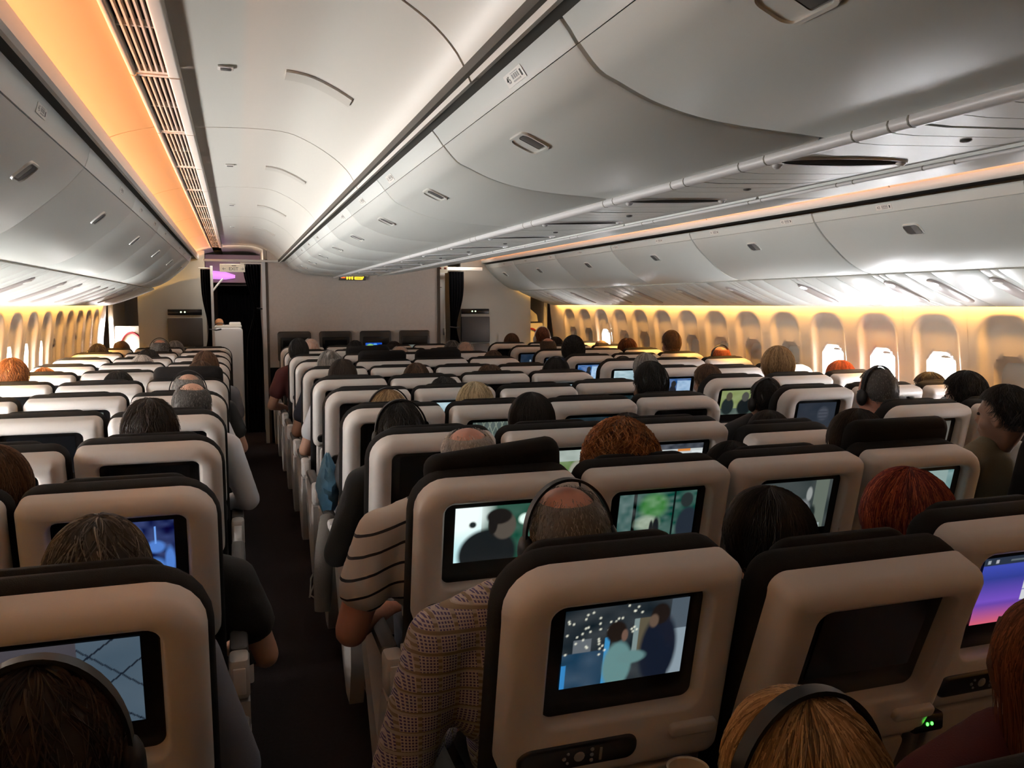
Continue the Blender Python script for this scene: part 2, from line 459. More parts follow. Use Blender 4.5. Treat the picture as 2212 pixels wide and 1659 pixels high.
def handle(parent, prof, s, x, y, w=.058, h=.040):
    """recessed latch: rim, dark pocket and paddle, laid on the profile"""
    px, pz, an = prof_frame(prof, s, x)
    if prof is OUT: pass
    rim = MB(); o1 = rrect(-w, w, -h, h, .022, 5); o2 = rrect(-w + .007, w - .007, -h + .007, h - .007, .018, 5)
    rim.rings([[(a, b, -.002) for a, b in o1], [(a, b, .006) for a, b in [(q[0] * .97, q[1] * .97) for q in o1]], [(a, b, .006) for a, b in o2], [(a, b, -.002) for a, b in o2]], False)
    poc = MB().rings([[(a, b, .0015) for a, b in o2], [(a, b, .0005) for a, b in o2]])
    pad = MB().box(-w + .012, -w * .02, -h + .012, h - .012, .001, .005, .004)
    e = []
    for nm, b, m in (('latch_rim', rim, M_BIN), ('latch_pocket', poc, M_BIN if prof is CTR else M_LATCH), ('latch_paddle', pad, M_LATCH if prof is CTR else mat('paddle_grey', (.22, .22, .22), .4))):
        # local: a along y (length of cabin) ; b along profile
        def fn(a, bb, c):
            # outward normal (to aisle / down)
            ca, sa = math.cos(an), math.sin(an)
            tx, tz = ca, sa                      # tangent of left profile
            nx, nz = (sa, -ca)                   # normal
            if nz > 0: nx, nz = -nx, -nz
            X = px + tx * bb + nx * c; Z = pz + tz * bb + nz * c
            return (X if s < 0 else -X, y + a, Z)
        b.xform(fn)
        e.append(b.obj(nm, m, e[0] if e else parent))
    return e
def bin_label(parent, prof, s, x, y, txt, sz=.021):
    px, pz, an = prof_frame(prof, s, x)
    ca, sa = math.cos(an), math.sin(an)
    tx, tz = ca, sa; nx, nz = sa, -ca
    if nz > 0: nx, nz = -nx, -nz
    ydir = -1 if (s > 0) == (prof in (OSTRIP, OSTRIP_R)) else 1
    if prof in (OSTRIP, OSTRIP_R): tx, tz = -tx, -tz
    def put(u, v, c):
        # u along reading direction, v up the strip
        X = px - tx * v + nx * c; Z = pz - tz * v + nz * c
        return (X if s < 0 else -X, y + ydir * u, Z)
    MB().box(-.055, .055, -.014, .014, .0005, .0016).xform(put).obj('label_plate', M_TRIM, parent, False)
    me = text_mesh(txt, sz)
    for vv in me.vertices: vv.co = Vector(put(vv.co.x - .035, vv.co.y, .0022))
    link('row_number', me, M_INK, parent, False)
    ic = MB()
    for q in range(4): ic.box(-.012 + .011 * q, -.005 + .011 * q, -.003, .007, .0018, .0022)
    ic.box(-.013, .03, -.009, -.006, .0018, .0022); ic.box(-.013, .03, .009, .0105, .0018, .0022)
    ic.xform(put).obj('seat_icons', M_BTN, parent, False)
    MB().box(.038, .045, -.007, .007, .0018, .0022).xform(put).obj('seat_icons', M_INK, parent, False)

OSTRIP_R = [(-1.870, 2.129), (-1.858, 2.154), (-1.850, 2.172), (-1.853, 2.180)]
def make_bin(kind, s, a, b, label, group, hy, labels):
    t = empty('overhead_bin', (0, 0, 0))
    prof, strip = (CTR, STRIP) if kind == 'c' else (OUT, OSTRIP if s < 0 else OSTRIP_R)
    g = .005
    soft_sweep(prof, .022, a + g, b - g, s).obj('door', M_BIN, t)
    soft_sweep(strip, .03, a + g, b - g, s, .006).obj('label_strip', M_BIN, t)
    # bin carcass behind the door
    if kind == 'c':
        car = [(-.82, 2.17)] + offset_prof(CTR, .024)[::4] + [(-.262, 1.995), (-.02, 2.0), (-.02, 2.17)]
    else:
        car = [(-1.885, 2.175)] + offset_prof(OUT, .026)[::-1][::4] + [(-2.32, 1.862), (-2.80, 1.862), (-2.80, 2.18)]
    profile_sweep(mirror(car, s), a, b).obj('carcass', M_GROOVE, t, False)
    for h in hy: handle(t, prof, s, -.70 if kind == 'c' else -1.955, h)
    for (y, n) in labels: bin_label(t, strip, s, -.8105 if kind == 'c' else -1.8575, y, n)
    tag(t, label, 'overhead bin', group)
    t.location = (0, 0, .022 if kind == 'c' and s > 0 else 0)
    return t
cs = [1.40 + 1.0 * k for k in range(-4, 9)] + [10.15]
for s in (-1, 1):
    for i, (a, b) in enumerate(zip(cs, cs[1:])):
        lb = []
        if s < 0:
            for j in range(-3, 12):
                y = 1.70 + .745 * j
                if a + .06 < y < b - .06: lb.append((y, str(45 - j)))
        vis = i - 3
        if s < 0: lab = 'white curved middle overhead bin facing the left aisle, %s from the camera' % (ORD[vis - 0] if vis >= 0 else 'behind')
        else: lab = 'white curved middle overhead bin facing the right aisle, %s from the rear' % ORD[i]
        if vis < 0 and s < 0: lab = 'white middle overhead bin behind the camera over the left aisle, %s' % ORD[-vis - 1]
        make_bin('c', s, a, b, lab, 'middle overhead bins', [(a + b) / 2 + .02], lb)
os_r = [-2.6, -1.43, -.035, 1.36, 2.755, 4.15, 5.545, 6.94, 8.335, 9.73, 10.9]
os_l = [-2.6, -.85, .55, 1.93, 3.30, 4.70, 6.10, 7.50, 8.90, 10.3]
for s, ss in ((1, os_r), (-1, os_l)):
    for i, (a, b) in enumerate(zip(ss, ss[1:])):
        lb = []
        for j in range(-4, 10):
            y = (3.58 + .815 * j) if s > 0 else (2.55 + .82 * j)
            if a + .07 < y < b - .07: lb.append((y, str((43 if s > 0 else 45) - j)))
        make_bin('o', s, a, b, 'white outer overhead bin along the %s wall, %s from the rear' % ('right' if s > 0 else 'left', ORD[i]), 'outer overhead bins', [(a + b) / 2 + (.02 if s > 0 else .18)], lb)

# ------------------------------------------------------------------ service panels under the bins
def segs(y0, y1, cuts):
    c = [y0] + [q for q in cuts if y0 < q < y1] + [y1]
    return list(zip(c, c[1:]))
# middle: flat panels between two rails
for s in (-1, 1):
    zr = 1.966 if s < 0 else 1.988; rr_ = .0135 if s < 0 else .006
    rail = MB().tube([(s * .262, Y0, zr), (s * .262, 10.13, zr)], rr_, 10)
    rl = rail.obj('ceiling_rail', M_RAIL)
    j = MB()
    for y in (1.175, 1.222, 1.313, 1.587, 1.685, 1.933, 2.0, 2.36, 2.43, 3.1, 3.2, 3.9, 4.0, 4.7, 5.5):
        MB().tube([(s * .262, y - .002, zr), (s * .262, y + .002, zr)], rr_ + .0006, 10).obj('joint', M_GROOVE, rl)
    tag(rl, 'thin pale rail along the %s edge of the middle service panels' % ('left' if s < 0 else 'right'), 'rail')
PSY = [1.62 + .765 * k for k in range(-4, 12)]
for k, y in enumerate(PSY):
    t = empty('service_panel', (0, y, 1.989)); t.rotation_euler = (0, -math.atan2(.022, .52), 0)
    for a, b in ((-.375, -.30), (-.296, -.20), (-.196, .20), (.204, .30), (.304, .375)):
        pr = [(-.25, 0), (-.12, -.008), (.12, -.008), (.25, 0), (.25, .012), (-.25, .012)]
        profile_sweep(pr, a, b).obj('panel', M_BIN, t)
    o = MB(); n = 20
    def ov(sx, sy, z): return [(-.035 + sx * math.cos(2 * math.pi * i / n), sy * math.sin(2 * math.pi * i / n) + .0, z) for i in range(n)]
    o.rings([ov(.180, .054, -.006), ov(.178, .052, -.013), ov(.168, .044, -.012)], False)
    o.obj('lamp_rim', M_RAIL, t)
    MB().rings([ov(.169, .045, -.009), ov(.16, .04, -.011)]).obj('lamp_plate', mat('plate_dark', (.03, .027, .025), .8, spec=.0), t)
    for xx in (-.18, .12):
        MB().ell((xx, .05 if xx < 0 else -.01, -.012), (.012, .012, .009), 10, 6).obj('lamp_knob', M_RAIL, t)
    if k in (3,):
        l = MB().ell((.04, -.27, -.010), (.012, .012, .004), 12, 6).obj('reading_lamp', M_READ, t)
    else:
        MB().ell((.04, -.27, -.010), (.012, .012, .004), 12, 6).obj('reading_lamp', M_LATCH, t)
    tag(t, 'service panel with dark oval lamp plate under middle bins, %s from the rear' % ORD[k], 'service panel', 'middle service panels')
# outboard: curved panels from bin to sidewall
OPSU = smooth_poly([(-2.296, 1.824), (-2.33, 1.805), (-2.40, 1.775), (-2.50, 1.733), (-2.62, 1.688), (-2.72, 1.655), (-2.795, 1.634)], 3)[::-1]
for s in (1, -1):
    pods = [3.35, 3.77, 4.10, 4.92, 5.83, 6.63, 7.48, 8.17, 9.12, 9.9]
    if s < 0: pods = [3.3, 4.1, 4.9, 5.75, 6.3, 7.1, 7.5, 7.9, 8.5, 9.2]
    cuts = []
    y = Y0 + .4
    while y < 10.7:
        cuts.append(y); y += (.16, .05, .06, .32, .19)[len(cuts) % 5]
    edges = [Y0] + cuts + [10.8]
    # group the strips into one panel thing per 0.8 m
    step = .78; nth = 0
    y = Y0
    grp = {}
    for a, b in zip(edges, edges[1:]):
        grp.setdefault(int((a - Y0) / step), []).append((a, b))
    for gi, lst in sorted(grp.items()):
        t = empty('service_panel', (0, 0, 0))
        for a, b in lst:
            soft_sweep(OPSU, .012, a + .002, b - .002, s, .003).obj('panel', M_BIN, t)
        profile_sweep(slabify(mirror(offset_prof(OPSU, .014), s), .004 if s < 0 else -.004), lst[0][0], lst[-1][1]).obj('backing', M_GAP, t)
        for py in pods:
            if lst[0][0] <= py < lst[-1][1]:
                # elongated pod lying on the profile
                def onp(u, v, c, py=py):
                    x = -2.53 - .165 * u; px, pz, an = prof_frame(OPSU, s, x)
                    nx, nz = math.sin(an), -math.cos(an)
                    if nz > 0: nx, nz = -nx, -nz
                    return ((px + nx * c) * (1 if s < 0 else -1), py + v, pz + nz * c)
                n = 22
                def lozenge(k_, c): 
                    out = []
                    for i in range(n):
                        a_ = 2 * math.pi * i / n
                        out.append(((1 - .0 * k_) * math.copysign(abs(math.cos(a_)) ** .6, math.cos(a_)) * k_, .054 * k_ * math.copysign(abs(math.sin(a_)) ** .8, math.sin(a_)), c))
                    return out
                pod = MB().rings([lozenge(1, -.002), lozenge(.98, .006), lozenge(.9, .010)])
                pod.xform(onp); po = pod.obj('lamp_pod', M_POD, t)
                lamp = MB().ell((0, 0, 0), (.13, .03, .004), 12, 6); lamp.v = [(p[0] - .74, p[1], p[2] + .011) for p in lamp.v]
                lamp.xform(onp)
                lit = (s > 0 and py in (4.92, 4.10, 3.77, 9.12)) or (s < 0)
                lamp.obj('reading_lamp', M_READ if (s > 0 and py in (3.77, 4.10, 4.92)) else M_TRIM, po)
        tag(t, 'curved service panel along the %s wall under the bins, %s from the rear' % ('right' if s > 0 else 'left', ORD[gi]), 'service panel', 'outer service panels')
    if s < 0: pass
# ------------------------------------------------------------------ seats
PIV = (.155, .45)
def leanfn(deg):
    c, sn = math.cos(R(deg)), math.sin(R(deg))
    def fn(x, y, z):
        dy, dz = y - PIV[0], z - PIV[1]
        return (x, PIV[0] + dy * c - dz * sn, PIV[1] + dy * sn + dz * c)
    return fn
SEATM = {}
NUV = (119, 77)
BR = .030
def seat_meshes(var, lean):
    key = (var, lean)
    if key in SEATM: return SEATM[key]
    fn = leanfn(lean); yp = PIV[0]
    tl, tr_ = {'L': (.085, .030), 'R': (.030, .085), 'M': (.032, .032)}[var]
    x0, x1, z0, z1 = -.227, .227, .772, 1.196
    rad = (.040, .040, tr_, tl)
    d = {}
    # white shell: a thick rounded ring round the screen
    rings = []
    N = 6
    hole = lambda e: rrect(-.154 - e, .154 + e, .906 - e, 1.144 + e, .022 + e, N)
    for y, dd in ((.035, 0), (-.012, 0), (-.026, .004), (-.037, .013), (-.043, .026), (-.044, .036)):
        rings.append([(px, yp + y, pz) for px, pz in inset(x0, x1, z0, z1, rad, dd, N)])
    for y, e in ((-.043, .013), (-.040, .008), (-.033, .004), (-.012, .0), (-.006, .0)):
        rings.append([(px, yp + y, pz) for px, pz in hole(e)])
    b = MB().rings(rings, False)
    d['shell'] = b.xform(fn).mesh('shell', M_SHELL)
    d['bezel'] = slab_xz(-.155, .155, .905, 1.145, .022, yp - .014, yp + .006, .004).xform(fn).mesh('screen_bezel', M_BEZEL)
    # screen plane with a grid for pictures
    nu, nv = NUV; v = []; f = []
    for j in range(nv + 1):
        for i in range(nu + 1):
            v.append(fn(-.124 + .248 * i / nu, yp - .0165, .966 + .162 * j / nv))
    for j in range(nv):
        for i in range(nu): f.append((j * (nu + 1) + i, j * (nu + 1) + i + 1, (j + 1) * (nu + 1) + i + 1, (j + 1) * (nu + 1) + i))
    d['screen_data'] = (v, f)
    q = MB().box(-.124, .124, yp - .0165, yp - .013, .966, 1.128); d['screen_off'] = q.xform(fn).mesh('screen', M_OFF, False)
    # handset, tray latch, reading pocket lid
    d['handset'] = slab_xz(-.205, .035, .812, .866, .024, yp - .050, yp - .02, .008).xform(fn).mesh('handset', M_HAND)
    bt = MB()
    for dx, dz, r in ((-.085, 0, .011), (-.06, .012, .004), (-.06, 0, .004), (-.06, -.012, .004), (-.115, .0, .004), (-.108, .01, .003), (-.108, -.01, .003)):
        bt.ell((dx, yp - .050, .839 + dz), (r, .003, r), 10, 6)
    bt.box(-.045, -.040, yp - .052, yp - .048, .825, .852)
    d['buttons'] = bt.xform(fn).mesh('buttons', M_BTN)
    d['latch'] = slab_xz(.10, .20, .846, .873, .010, yp - .058, yp - .03, .006).xform(fn).mesh('tray_latch', M_SHELL)
    # lower back with stowed tray
    lb = slab_xz(-.205, .205, .40, .790, (.02, .02, .03, .03), yp - .012, yp + .035, .012)
    d['lower'] = lb.xform(fn).mesh('lower_back', M_TRAY)
    d['tray'] = slab_xz(-.185, .185, .50, .765, .02, yp - .030, yp - .010, .007).xform(fn).mesh('stowed_tray', M_TRAY)
    d['pocket'] = slab_xz(-.19, .19, .33, .49, .02, yp - .03, yp, .010).xform(fn).mesh('seat_pocket', M_BLACK)
    # black cushion with headrest
    cr = (.03, .03, tr_ + .025, tl + .025)
    d['cushion'] = slab_xz(-.236, .236, .42, 1.200, cr, yp + .020, yp + .115, .032).xform(fn).mesh('back_cushion', M_BLACK)
    d['head'] = slab_xz(-.165, .165, .96, 1.195, .05, yp + .09, yp + .15, .028).xform(fn).mesh('headrest', M_BLACK)
    # raised headrest with folded wings
    hr = slab_xz(-.20, .20, 1.02, 1.262, .05, yp + .07, yp + .14, .028)
    hr.xform(lambda x, y, z: (x, y + .9 * max(0, abs(x) - .09) ** 1.5, z)); d['head_up'] = hr.xform(fn).mesh('headrest', M_BLACK)
    SEATM[key] = d
    return d
PAN = slab_xz(-.225, .225, .22, .68, .05, 0, .12, .04)
PAN.xform(lambda x, y, z: (x, z, .35 + y)); PAN_ME = PAN.mesh('seat_cushion', M_BLACK)
FRAME_ME = MB().box(-.21, .21, .20, .64, .31, .36, .01).mesh('seat_frame', M_DARKMET)
LEG_ME = MB().tube([(0, .26, 0), (0, .30, .33)], .018, 8).tube([(0, .60, 0), (0, .52, .33)], .018, 8).box(-.025, .025, .22, .64, 0, .02, .004).mesh('leg', M_DARKMET)
# armrests
ARM_ME = MB().box(-.024, .024, .17, .56, .625, .665, .012).mesh('armrest', M_ARMP)
ARMPOST_ME = MB().box(-.020, .020, .14, .24, .44, .66, .012).mesh('armrest_post', M_ARMW)
AP = MB().box(-.026, .026, .21, .58, .632, .668, .012).mesh('armrest_pad', M_ARMP)
hub = MB().box(-.028, .028, .11, .20, .555, .672, .014)
AH = hub.mesh('armrest_hub', M_ARMW)
AHI = MB().box(-.017, .017, .103, .112, .575, .65, .003).mesh('hub_cover', M_SHELL)
def plate_yz(poly, x0, x1):
    return MB().rings([[(x0, y, z) for y, z in poly], [(x1, y, z) for y, z in poly]])
ASH = plate_yz([(.115, .55), (.20, .55), (.24, .50), (.30, .34), (.56, .62), (.62, .62), (.64, .56), (.40, .22), (.30, .13), (.20, .13), (.135, .30)], -.027, .027).mesh('side_shroud', M_ARMW)
ARAIL = MB().tube([(0, .20, .622), (0, .58, .622)], .012, 8).mesh('armrest_rail', M_ARMW)

# pictures on the screens -------------------------------------------------
def pic(kind, nu=NUV[0] + 1, nv=NUV[1] + 1):
    V, U = np.mgrid[0:1:nv * 1j, 0:1:nu * 1j]
    rg = np.random.RandomState(abs(hash(kind)) % 1000 if False else sum(map(ord, kind)))
    img = np.zeros((nv, nu, 3))
    def fill(c): img[:] = c
    def put(mask, c):
        m = np.clip(mask, 0, 1)[..., None]; img[:] = img * (1 - m) + np.array(c) * m
    def ell(cx, cy, rx, ry, s=.25): return np.clip((1 - np.hypot((U - cx) / rx, (V - cy) / ry)) / s, 0, 1)
    def box(a, b, c, d): return ((U >= a) & (U <= b) & (V >= c) & (V <= d)).astype(float)
    def noise(n, amp):
        k = rg.rand(n + 1, n + 1); 
        yi = V * (n - 1e-6); xi = U * (n - 1e-6); y0 = yi.astype(int); x0 = xi.astype(int); fy = yi - y0; fx = xi - x0
        z = (k[y0, x0] * (1 - fx) + k[y0, x0 + 1] * fx) * (1 - fy) + (k[y0 + 1, x0] * (1 - fx) + k[y0 + 1, x0 + 1] * fx) * fy
        return (z - .5) * amp
    if kind == 'couple':
        fill((.032, .042, .05)); put(box(0, .5, 0, .45), (.04, .085, .14)); img += noise(9, .06)[..., None]
        put(box(.08, .22, .45, .62), (.16, .18, .20)); put(box(.0, .04, 0, .3), (.05, .28, .6)); put(box(.33, .37, 0, .6), (.06, .32, .6))
        put(box(.56, .60, .3, .8), (.25, .32, .32)); put(box(.60, .7, .35, .8), (.14, .12, .08)); put(box(.88, 1, .0, .6), (.30, .37, .42)); put(box(.85, 1, .6, 1), (.10, .13, .16))
        for i in range(58):
            x, y = rg.rand() * .62, .38 + rg.rand() * .6
            if x > .34 and y < .6: continue
            put(ell(x, y, .013, .02, .8), (.95, .95, .80))
        put(ell(.78, .35, .17, .52, .2), (.012, .018, .035)); put(ell(.77, .82, .085, .15, .2), (.02, .014, .012)); put(ell(.72, .74, .045, .10, .3), (.16, .11, .08))
        put(ell(.45, .22, .13, .34, .2), (.16, .30, .30)); put(ell(.56, .30, .14, .10, .3), (.16, .29, .29)); put(ell(.42, .66, .09, .15, .2), (.022, .015, .012)); put(ell(.49, .60, .03, .09, .3), (.20, .12, .09))
    elif kind == 'actor':
        fill((.55, .80, .82)); put(box(.3, 1, 0, 1), (.03, .10, .07)); img += noise(7, .06)[..., None]
        put(ell(.03, .9, .45, .6, .5), (.85, .95, .92)); put(box(.86, .93, .5, .95), (.8, .25, .05)); put(ell(.80, .72, .09, .12, .4), (.75, .95, .85)); put(box(.93, 1, 0, 1), (.3, .75, .7)); put(ell(.2, .68, .05, .07, .4), (.02, .03, .03))
        put(ell(.38, .12, .36, .5, .15), (.012, .016, .018)); put(ell(.56, .62, .15, .27, .15), (.10, .085, .07)); put(ell(.50, .80, .16, .16, .2), (.015, .013, .012)); put(ell(.43, .66, .06, .2, .2), (.015, .013, .012))
    elif kind == 'garden':
        fill((.05, .12, .10)); put(box(0, .18, 0, 1), (.10, .17, .16)); put(box(.18, .22, 0, 1), (.01, .015, .015))
        put(ell(.45, .75, .22, .3, .4), (.10, .26, .10)); put(ell(.38, .42, .2, .18, .5), (.35, .42, .33)); put(ell(.5, .08, .25, .14, .5), (.25, .42, .14)); img += noise(16, .12)[..., None]
        put(ell(.50, .3, .05, .26, .3), (.012, .016, .02)); put(ell(.44, .3, .03, .2, .3), (.014, .018, .02)); put(box(.70, .73, 0, 1), (.005, .01, .01)); put(ell(.92, .3, .17, .42, .2), (.025, .035, .05)); put(ell(.88, .82, .09, .16, .2), (.03, .04, .04))
    elif kind == 'figure':
        fill((.06, .075, .075)); img += noise(6, .05)[..., None]; put(box(.75, .95, 0, 1), (.16, .19, .16)); put(ell(.68, .72, .05, .17, .3), (.35, .37, .36)); put(ell(.62, .35, .12, .3, .3), (.24, .26, .27)); put(ell(.76, .3, .06, .22, .4), (.02, .03, .03)); put(box(.55, .9, 0, .1), (.35, .42, .42))
    elif kind == 'teal':
        fill((.22, .36, .36)); img += noise(12, .16)[..., None]; put(box(.35, .9, .7, 1), (.34, .46, .44)); put(box(.5, .9, .0, .2), (.16, .25, .25))
    elif kind == 'sunset':
        t = V[..., None]
        img[:] = np.array((.75, .16, .24)) * np.clip(1 - t * 3.4, 0, 1) + np.array((.22, .10, .55)) * np.clip(1 - abs(t - .35) * 3, 0, 1) + np.array((.07, .10, .50)) * np.clip((t - .3) * 1.8, 0, 1)
        put(box(0, 1, .89, 1), (.035, .05, .08)); put(box(.04, .07, .92, .97), (.4, .45, .5)); put(box(.13, .16, .92, .97), (.5, .5, .55)); put(box(.3, .6, .935, .955), (.15, .18, .2))
        for k in range(4): put(box(.52, 1, .12 + .18 * k, .28 + .18 * k), (.70, .72, .75))
    elif kind == 'marble':
        fill((.13, .19, .25)); put(box(0, .62, 0, 1), (.11, .10, .12)); img += noise(5, .05)[..., None]
        for a, c in ((1.2, .0), (-1.3, 1.72), (1.3, -.55), (-1.1, 1.1)): put((abs(V - a * U - c) < .012).astype(float) * (U > .62), (.02, .03, .05))
        put(ell(.5, .33, .22, .16, .3), (.16, .10, .07)); put(ell(.52, .17, .12, .05, .3), (.75, .76, .70)); put(box(.62, .7, .2, .4), (.07, .07, .09))
    elif kind == 'bluecity':
        fill((.02, .03, .10)); img += noise(14, .10)[..., None] * np.array((.6, .8, 1.6))
        for cx, cy, rx, ry in ((.82, .55, .11, .13), (.62, .75, .10, .2), (.66, .35, .08, .18), (.8, .2, .14, .2), (.95, .3, .06, .3), (.25, .8, .2, .12)): put(ell(cx, cy, rx, ry, .4) * .85, (.10, .24, .62))
        put(box(.81, .83, .6, .9), (.16, .34, .75))
    elif kind == 'fields':
        fill((.40, .46, .42)); put(box(0, 1, 0, .72), (.16, .24, .10)); img += noise(10, .10)[..., None]; put(ell(.30, .42, .10, .40, .2), (.10, .09, .07)); put(ell(.32, .74, .12, .16, .2), (.012, .012, .012)); put(ell(.78, .35, .16, .42, .2), (.34, .34, .28)); put(ell(.78, .35, .09, .25, .2), (.20, .14, .11))
    elif kind == 'news':
        fill((.62, .66, .66)); put(box(0, 1, .86, 1), (.08, .09, .11)); put(box(.1, .75, .3, .7), (.12, .14, .16)); img += noise(12, .12)[..., None]; put(box(.55, .78, .8, .86), (.75, .3, .08)); put(box(.8, 1, .2, .8), (.75, .8, .8))
    elif kind == 'grass':
        fill((.10, .13, .12)); 
        for k in range(16): put((abs(U - .06 * k - .25 * (V - .3) * (1 if k % 2 else -1)) < .008).astype(float), (.26, .30, .24))
        img += noise(9, .06)[..., None]
    elif kind == 'night':
        fill((.015, .03, .04)); img += noise(6, .03)[..., None]; put(ell(.4, .3, .16, .3, .3), (.45, .40, .12)); put(ell(.55, .35, .08, .35, .3), (.01, .01, .01)); put(box(.7, .9, .1, .8), (.05, .12, .12))
    elif kind == 'twomen':
        fill((.30, .36, .16)); put(box(0, 1, 0, .25), (.12, .16, .14)); img += noise(8, .08)[..., None]; put(ell(.22, .35, .2, .4, .2), (.02, .03, .03)); put(ell(.24, .75, .10, .2, .2), (.10, .09, .06)); put(ell(.72, .3, .24, .4, .2), (.012, .018, .02)); put(ell(.72, .72, .12, .22, .2), (.10, .10, .09))
    elif kind == 'bluemen':
        fill((.08, .16, .34)); put(box(.55, 1, .1, .9), (.35, .50, .68)); img += noise(12, .14)[..., None]; put(ell(.42, .3, .14, .45, .2), (.015, .02, .03)); put(ell(.44, .75, .09, .17, .2), (.03, .03, .03))
    elif kind == 'snow':
        fill((.42, .55, .60)); img += noise(9, .22)[..., None]; put(box(0, 1, 0, .25), (.12, .17, .18))
    elif kind == 'dimface':
        fill((.03, .038, .052)); img += noise(5, .015)[..., None]; put(ell(.68, .6, .17, .3, .4), (.07, .08, .10))
        for k in range(4): put(box(.56, .8, .42 + .12 * k, .445 + .12 * k), (.035, .04, .055))
    elif kind == 'grey':
        fill((.16, .16, .145)); img += noise(8, .06)[..., None]; put(ell(.5, .5, .18, .35, .4), (.23, .22, .20))
    elif kind == 'map':
        fill((.02, .08, .40)); put(ell(.3, .6, .3, .35, .3), (.20, .42, .16)); put(box(.5, .7, .1, .9), (.1, .3, .6)); img += noise(10, .08)[..., None]
    elif kind == 'dusk':
        fill((.02, .035, .06)); img += noise(5, .02)[..., None]; put(ell(.45, .55, .05, .1, .6), (.35, .4, .42))
    elif kind == 'party':
        fill((.03, .06, .06)); put(box(0, 1, .6, 1), (.02, .035, .04)); img += noise(12, .05)[..., None]
        for k in range(7): put(ell(.1 + .12 * k, .55 + .1 * (k % 2), .035, .09, .5), (.45, .5, .46))
    return np.clip(img, 0, 1) ** 1.12
SCRM = {}
def screen_mat(es):
    k = 'screen_lit_%g' % es
    if k in MATS: return MATS[k]
    m = mat(k, (.01, .01, .012), .15)
    nt = m.node_tree; b = nt.nodes['Principled BSDF']
    a = nt.nodes.new('ShaderNodeVertexColor'); a.layer_name = 'Col'
    nt.links.new(a.outputs['Color'], b.inputs['Emission Color']); b.inputs['Emission Strength'].default_value = es * .8; m.cycles.emission_sampling = 'NONE'
    return m
def screen_mesh(d, kind, es):
    v, f = d['screen_data']
    b = MB().add(v, f); me = b.mesh('screen', screen_mat(es), False)
    im = pic(kind).reshape(-1, 3)
    ca = me.color_attributes.new('Col', 'FLOAT_COLOR', 'POINT')
    arr = np.ones((len(me.vertices), 4)); arr[:, :3] = im
    ca.data.foreach_set('color', arr.ravel().astype(np.float32))
    return me

COLX = {'A': -2.63, 'B': -2.15, 'C': -1.67, 'D': -.72, 'E': -.24, 'F': .24, 'G': .72, 'H': 1.64, 'J': 2.12, 'K': 2.60}
VAR = {'A': 'L', 'B': 'M', 'C': 'R', 'D': 'L', 'E': 'M', 'F': 'M', 'G': 'R', 'H': 'L', 'J': 'M', 'K': 'R'}
PLACE = {'A': 'window seat of the left block', 'B': 'middle seat of the left block', 'C': 'aisle seat of the left block',
         'D': 'left aisle seat of the middle block', 'E': 'second seat of the middle block', 'F': 'third seat of the middle block', 'G': 'right aisle seat of the middle block',
         'H': 'aisle seat of the right block', 'J': 'middle seat of the right block', 'K': 'window seat of the right block'}
SCREENS = {('D', 1): ('couple', 1.0), ('F', 1): ('sunset', 1.0), ('D', 2): ('actor', 1.2), ('E', 2): ('garden', 1.1), ('F', 2): ('figure', 1.0), ('G', 2): ('teal', .9),
           ('C', 1): ('marble', .65), ('C', 2): ('bluecity', 1.3), ('E', 3): ('fields', 1.1), ('F', 3): ('news', 1.0), ('E', 4): ('grass', 1.0), ('F', 4): ('night', 1.2),
           ('H', 3): ('grey', 1.0), ('H', 4): ('dimface', 1.2), ('H', 5): ('twomen', 1.0), ('G', 6): ('snow', 1.2), ('G', 5): ('party', 1.3), ('H', 7): ('snow', 1.2), ('H', 6): ('bluemen', 1.1), ('H', 8): ('bluemen', 1.3),
           ('H', 9): ('bluemen', .7), ('H', 10): ('dusk', 1.2), ('J', 4): ('snow', .6), ('J', 5): ('grass', 1.0), ('K', 5): ('snow', 1.0), ('C', 4): ('party', .8), ('B', 5): ('fields', .5), ('J', 7): ('dusk', 1.0), ('J', 2): ('grass', .8), ('E', 5): ('snow', 1.2), ('E', 10): ('map', 1.5)}
LEAN = {('E', 1): 20, ('G', 3): 24, ('F', 1): 12, ('D', 2): 12, ('E', 3): 14, ('B', 3): 16, ('C', 4): 15, ('F', 5): 16, ('G', 7): 16, ('E', 6): 15, ('H', 8): 14, ('J', 6): 16, ('B', 6): 15, ('A', 5): 15, ('G', 1): 16, ('D', 0): 18, ('E', 0): 24, ('C', 0): 16}
HEADUP = {('D', 2), ('G', 2), ('E', 8), ('F', 8), ('C', 6), ('B', 1), ('E', 9)}
def seat_xy(c, r):
    return COLX[c], ROWS[r] + (SIDE if c in 'ABCHJK' else 0)
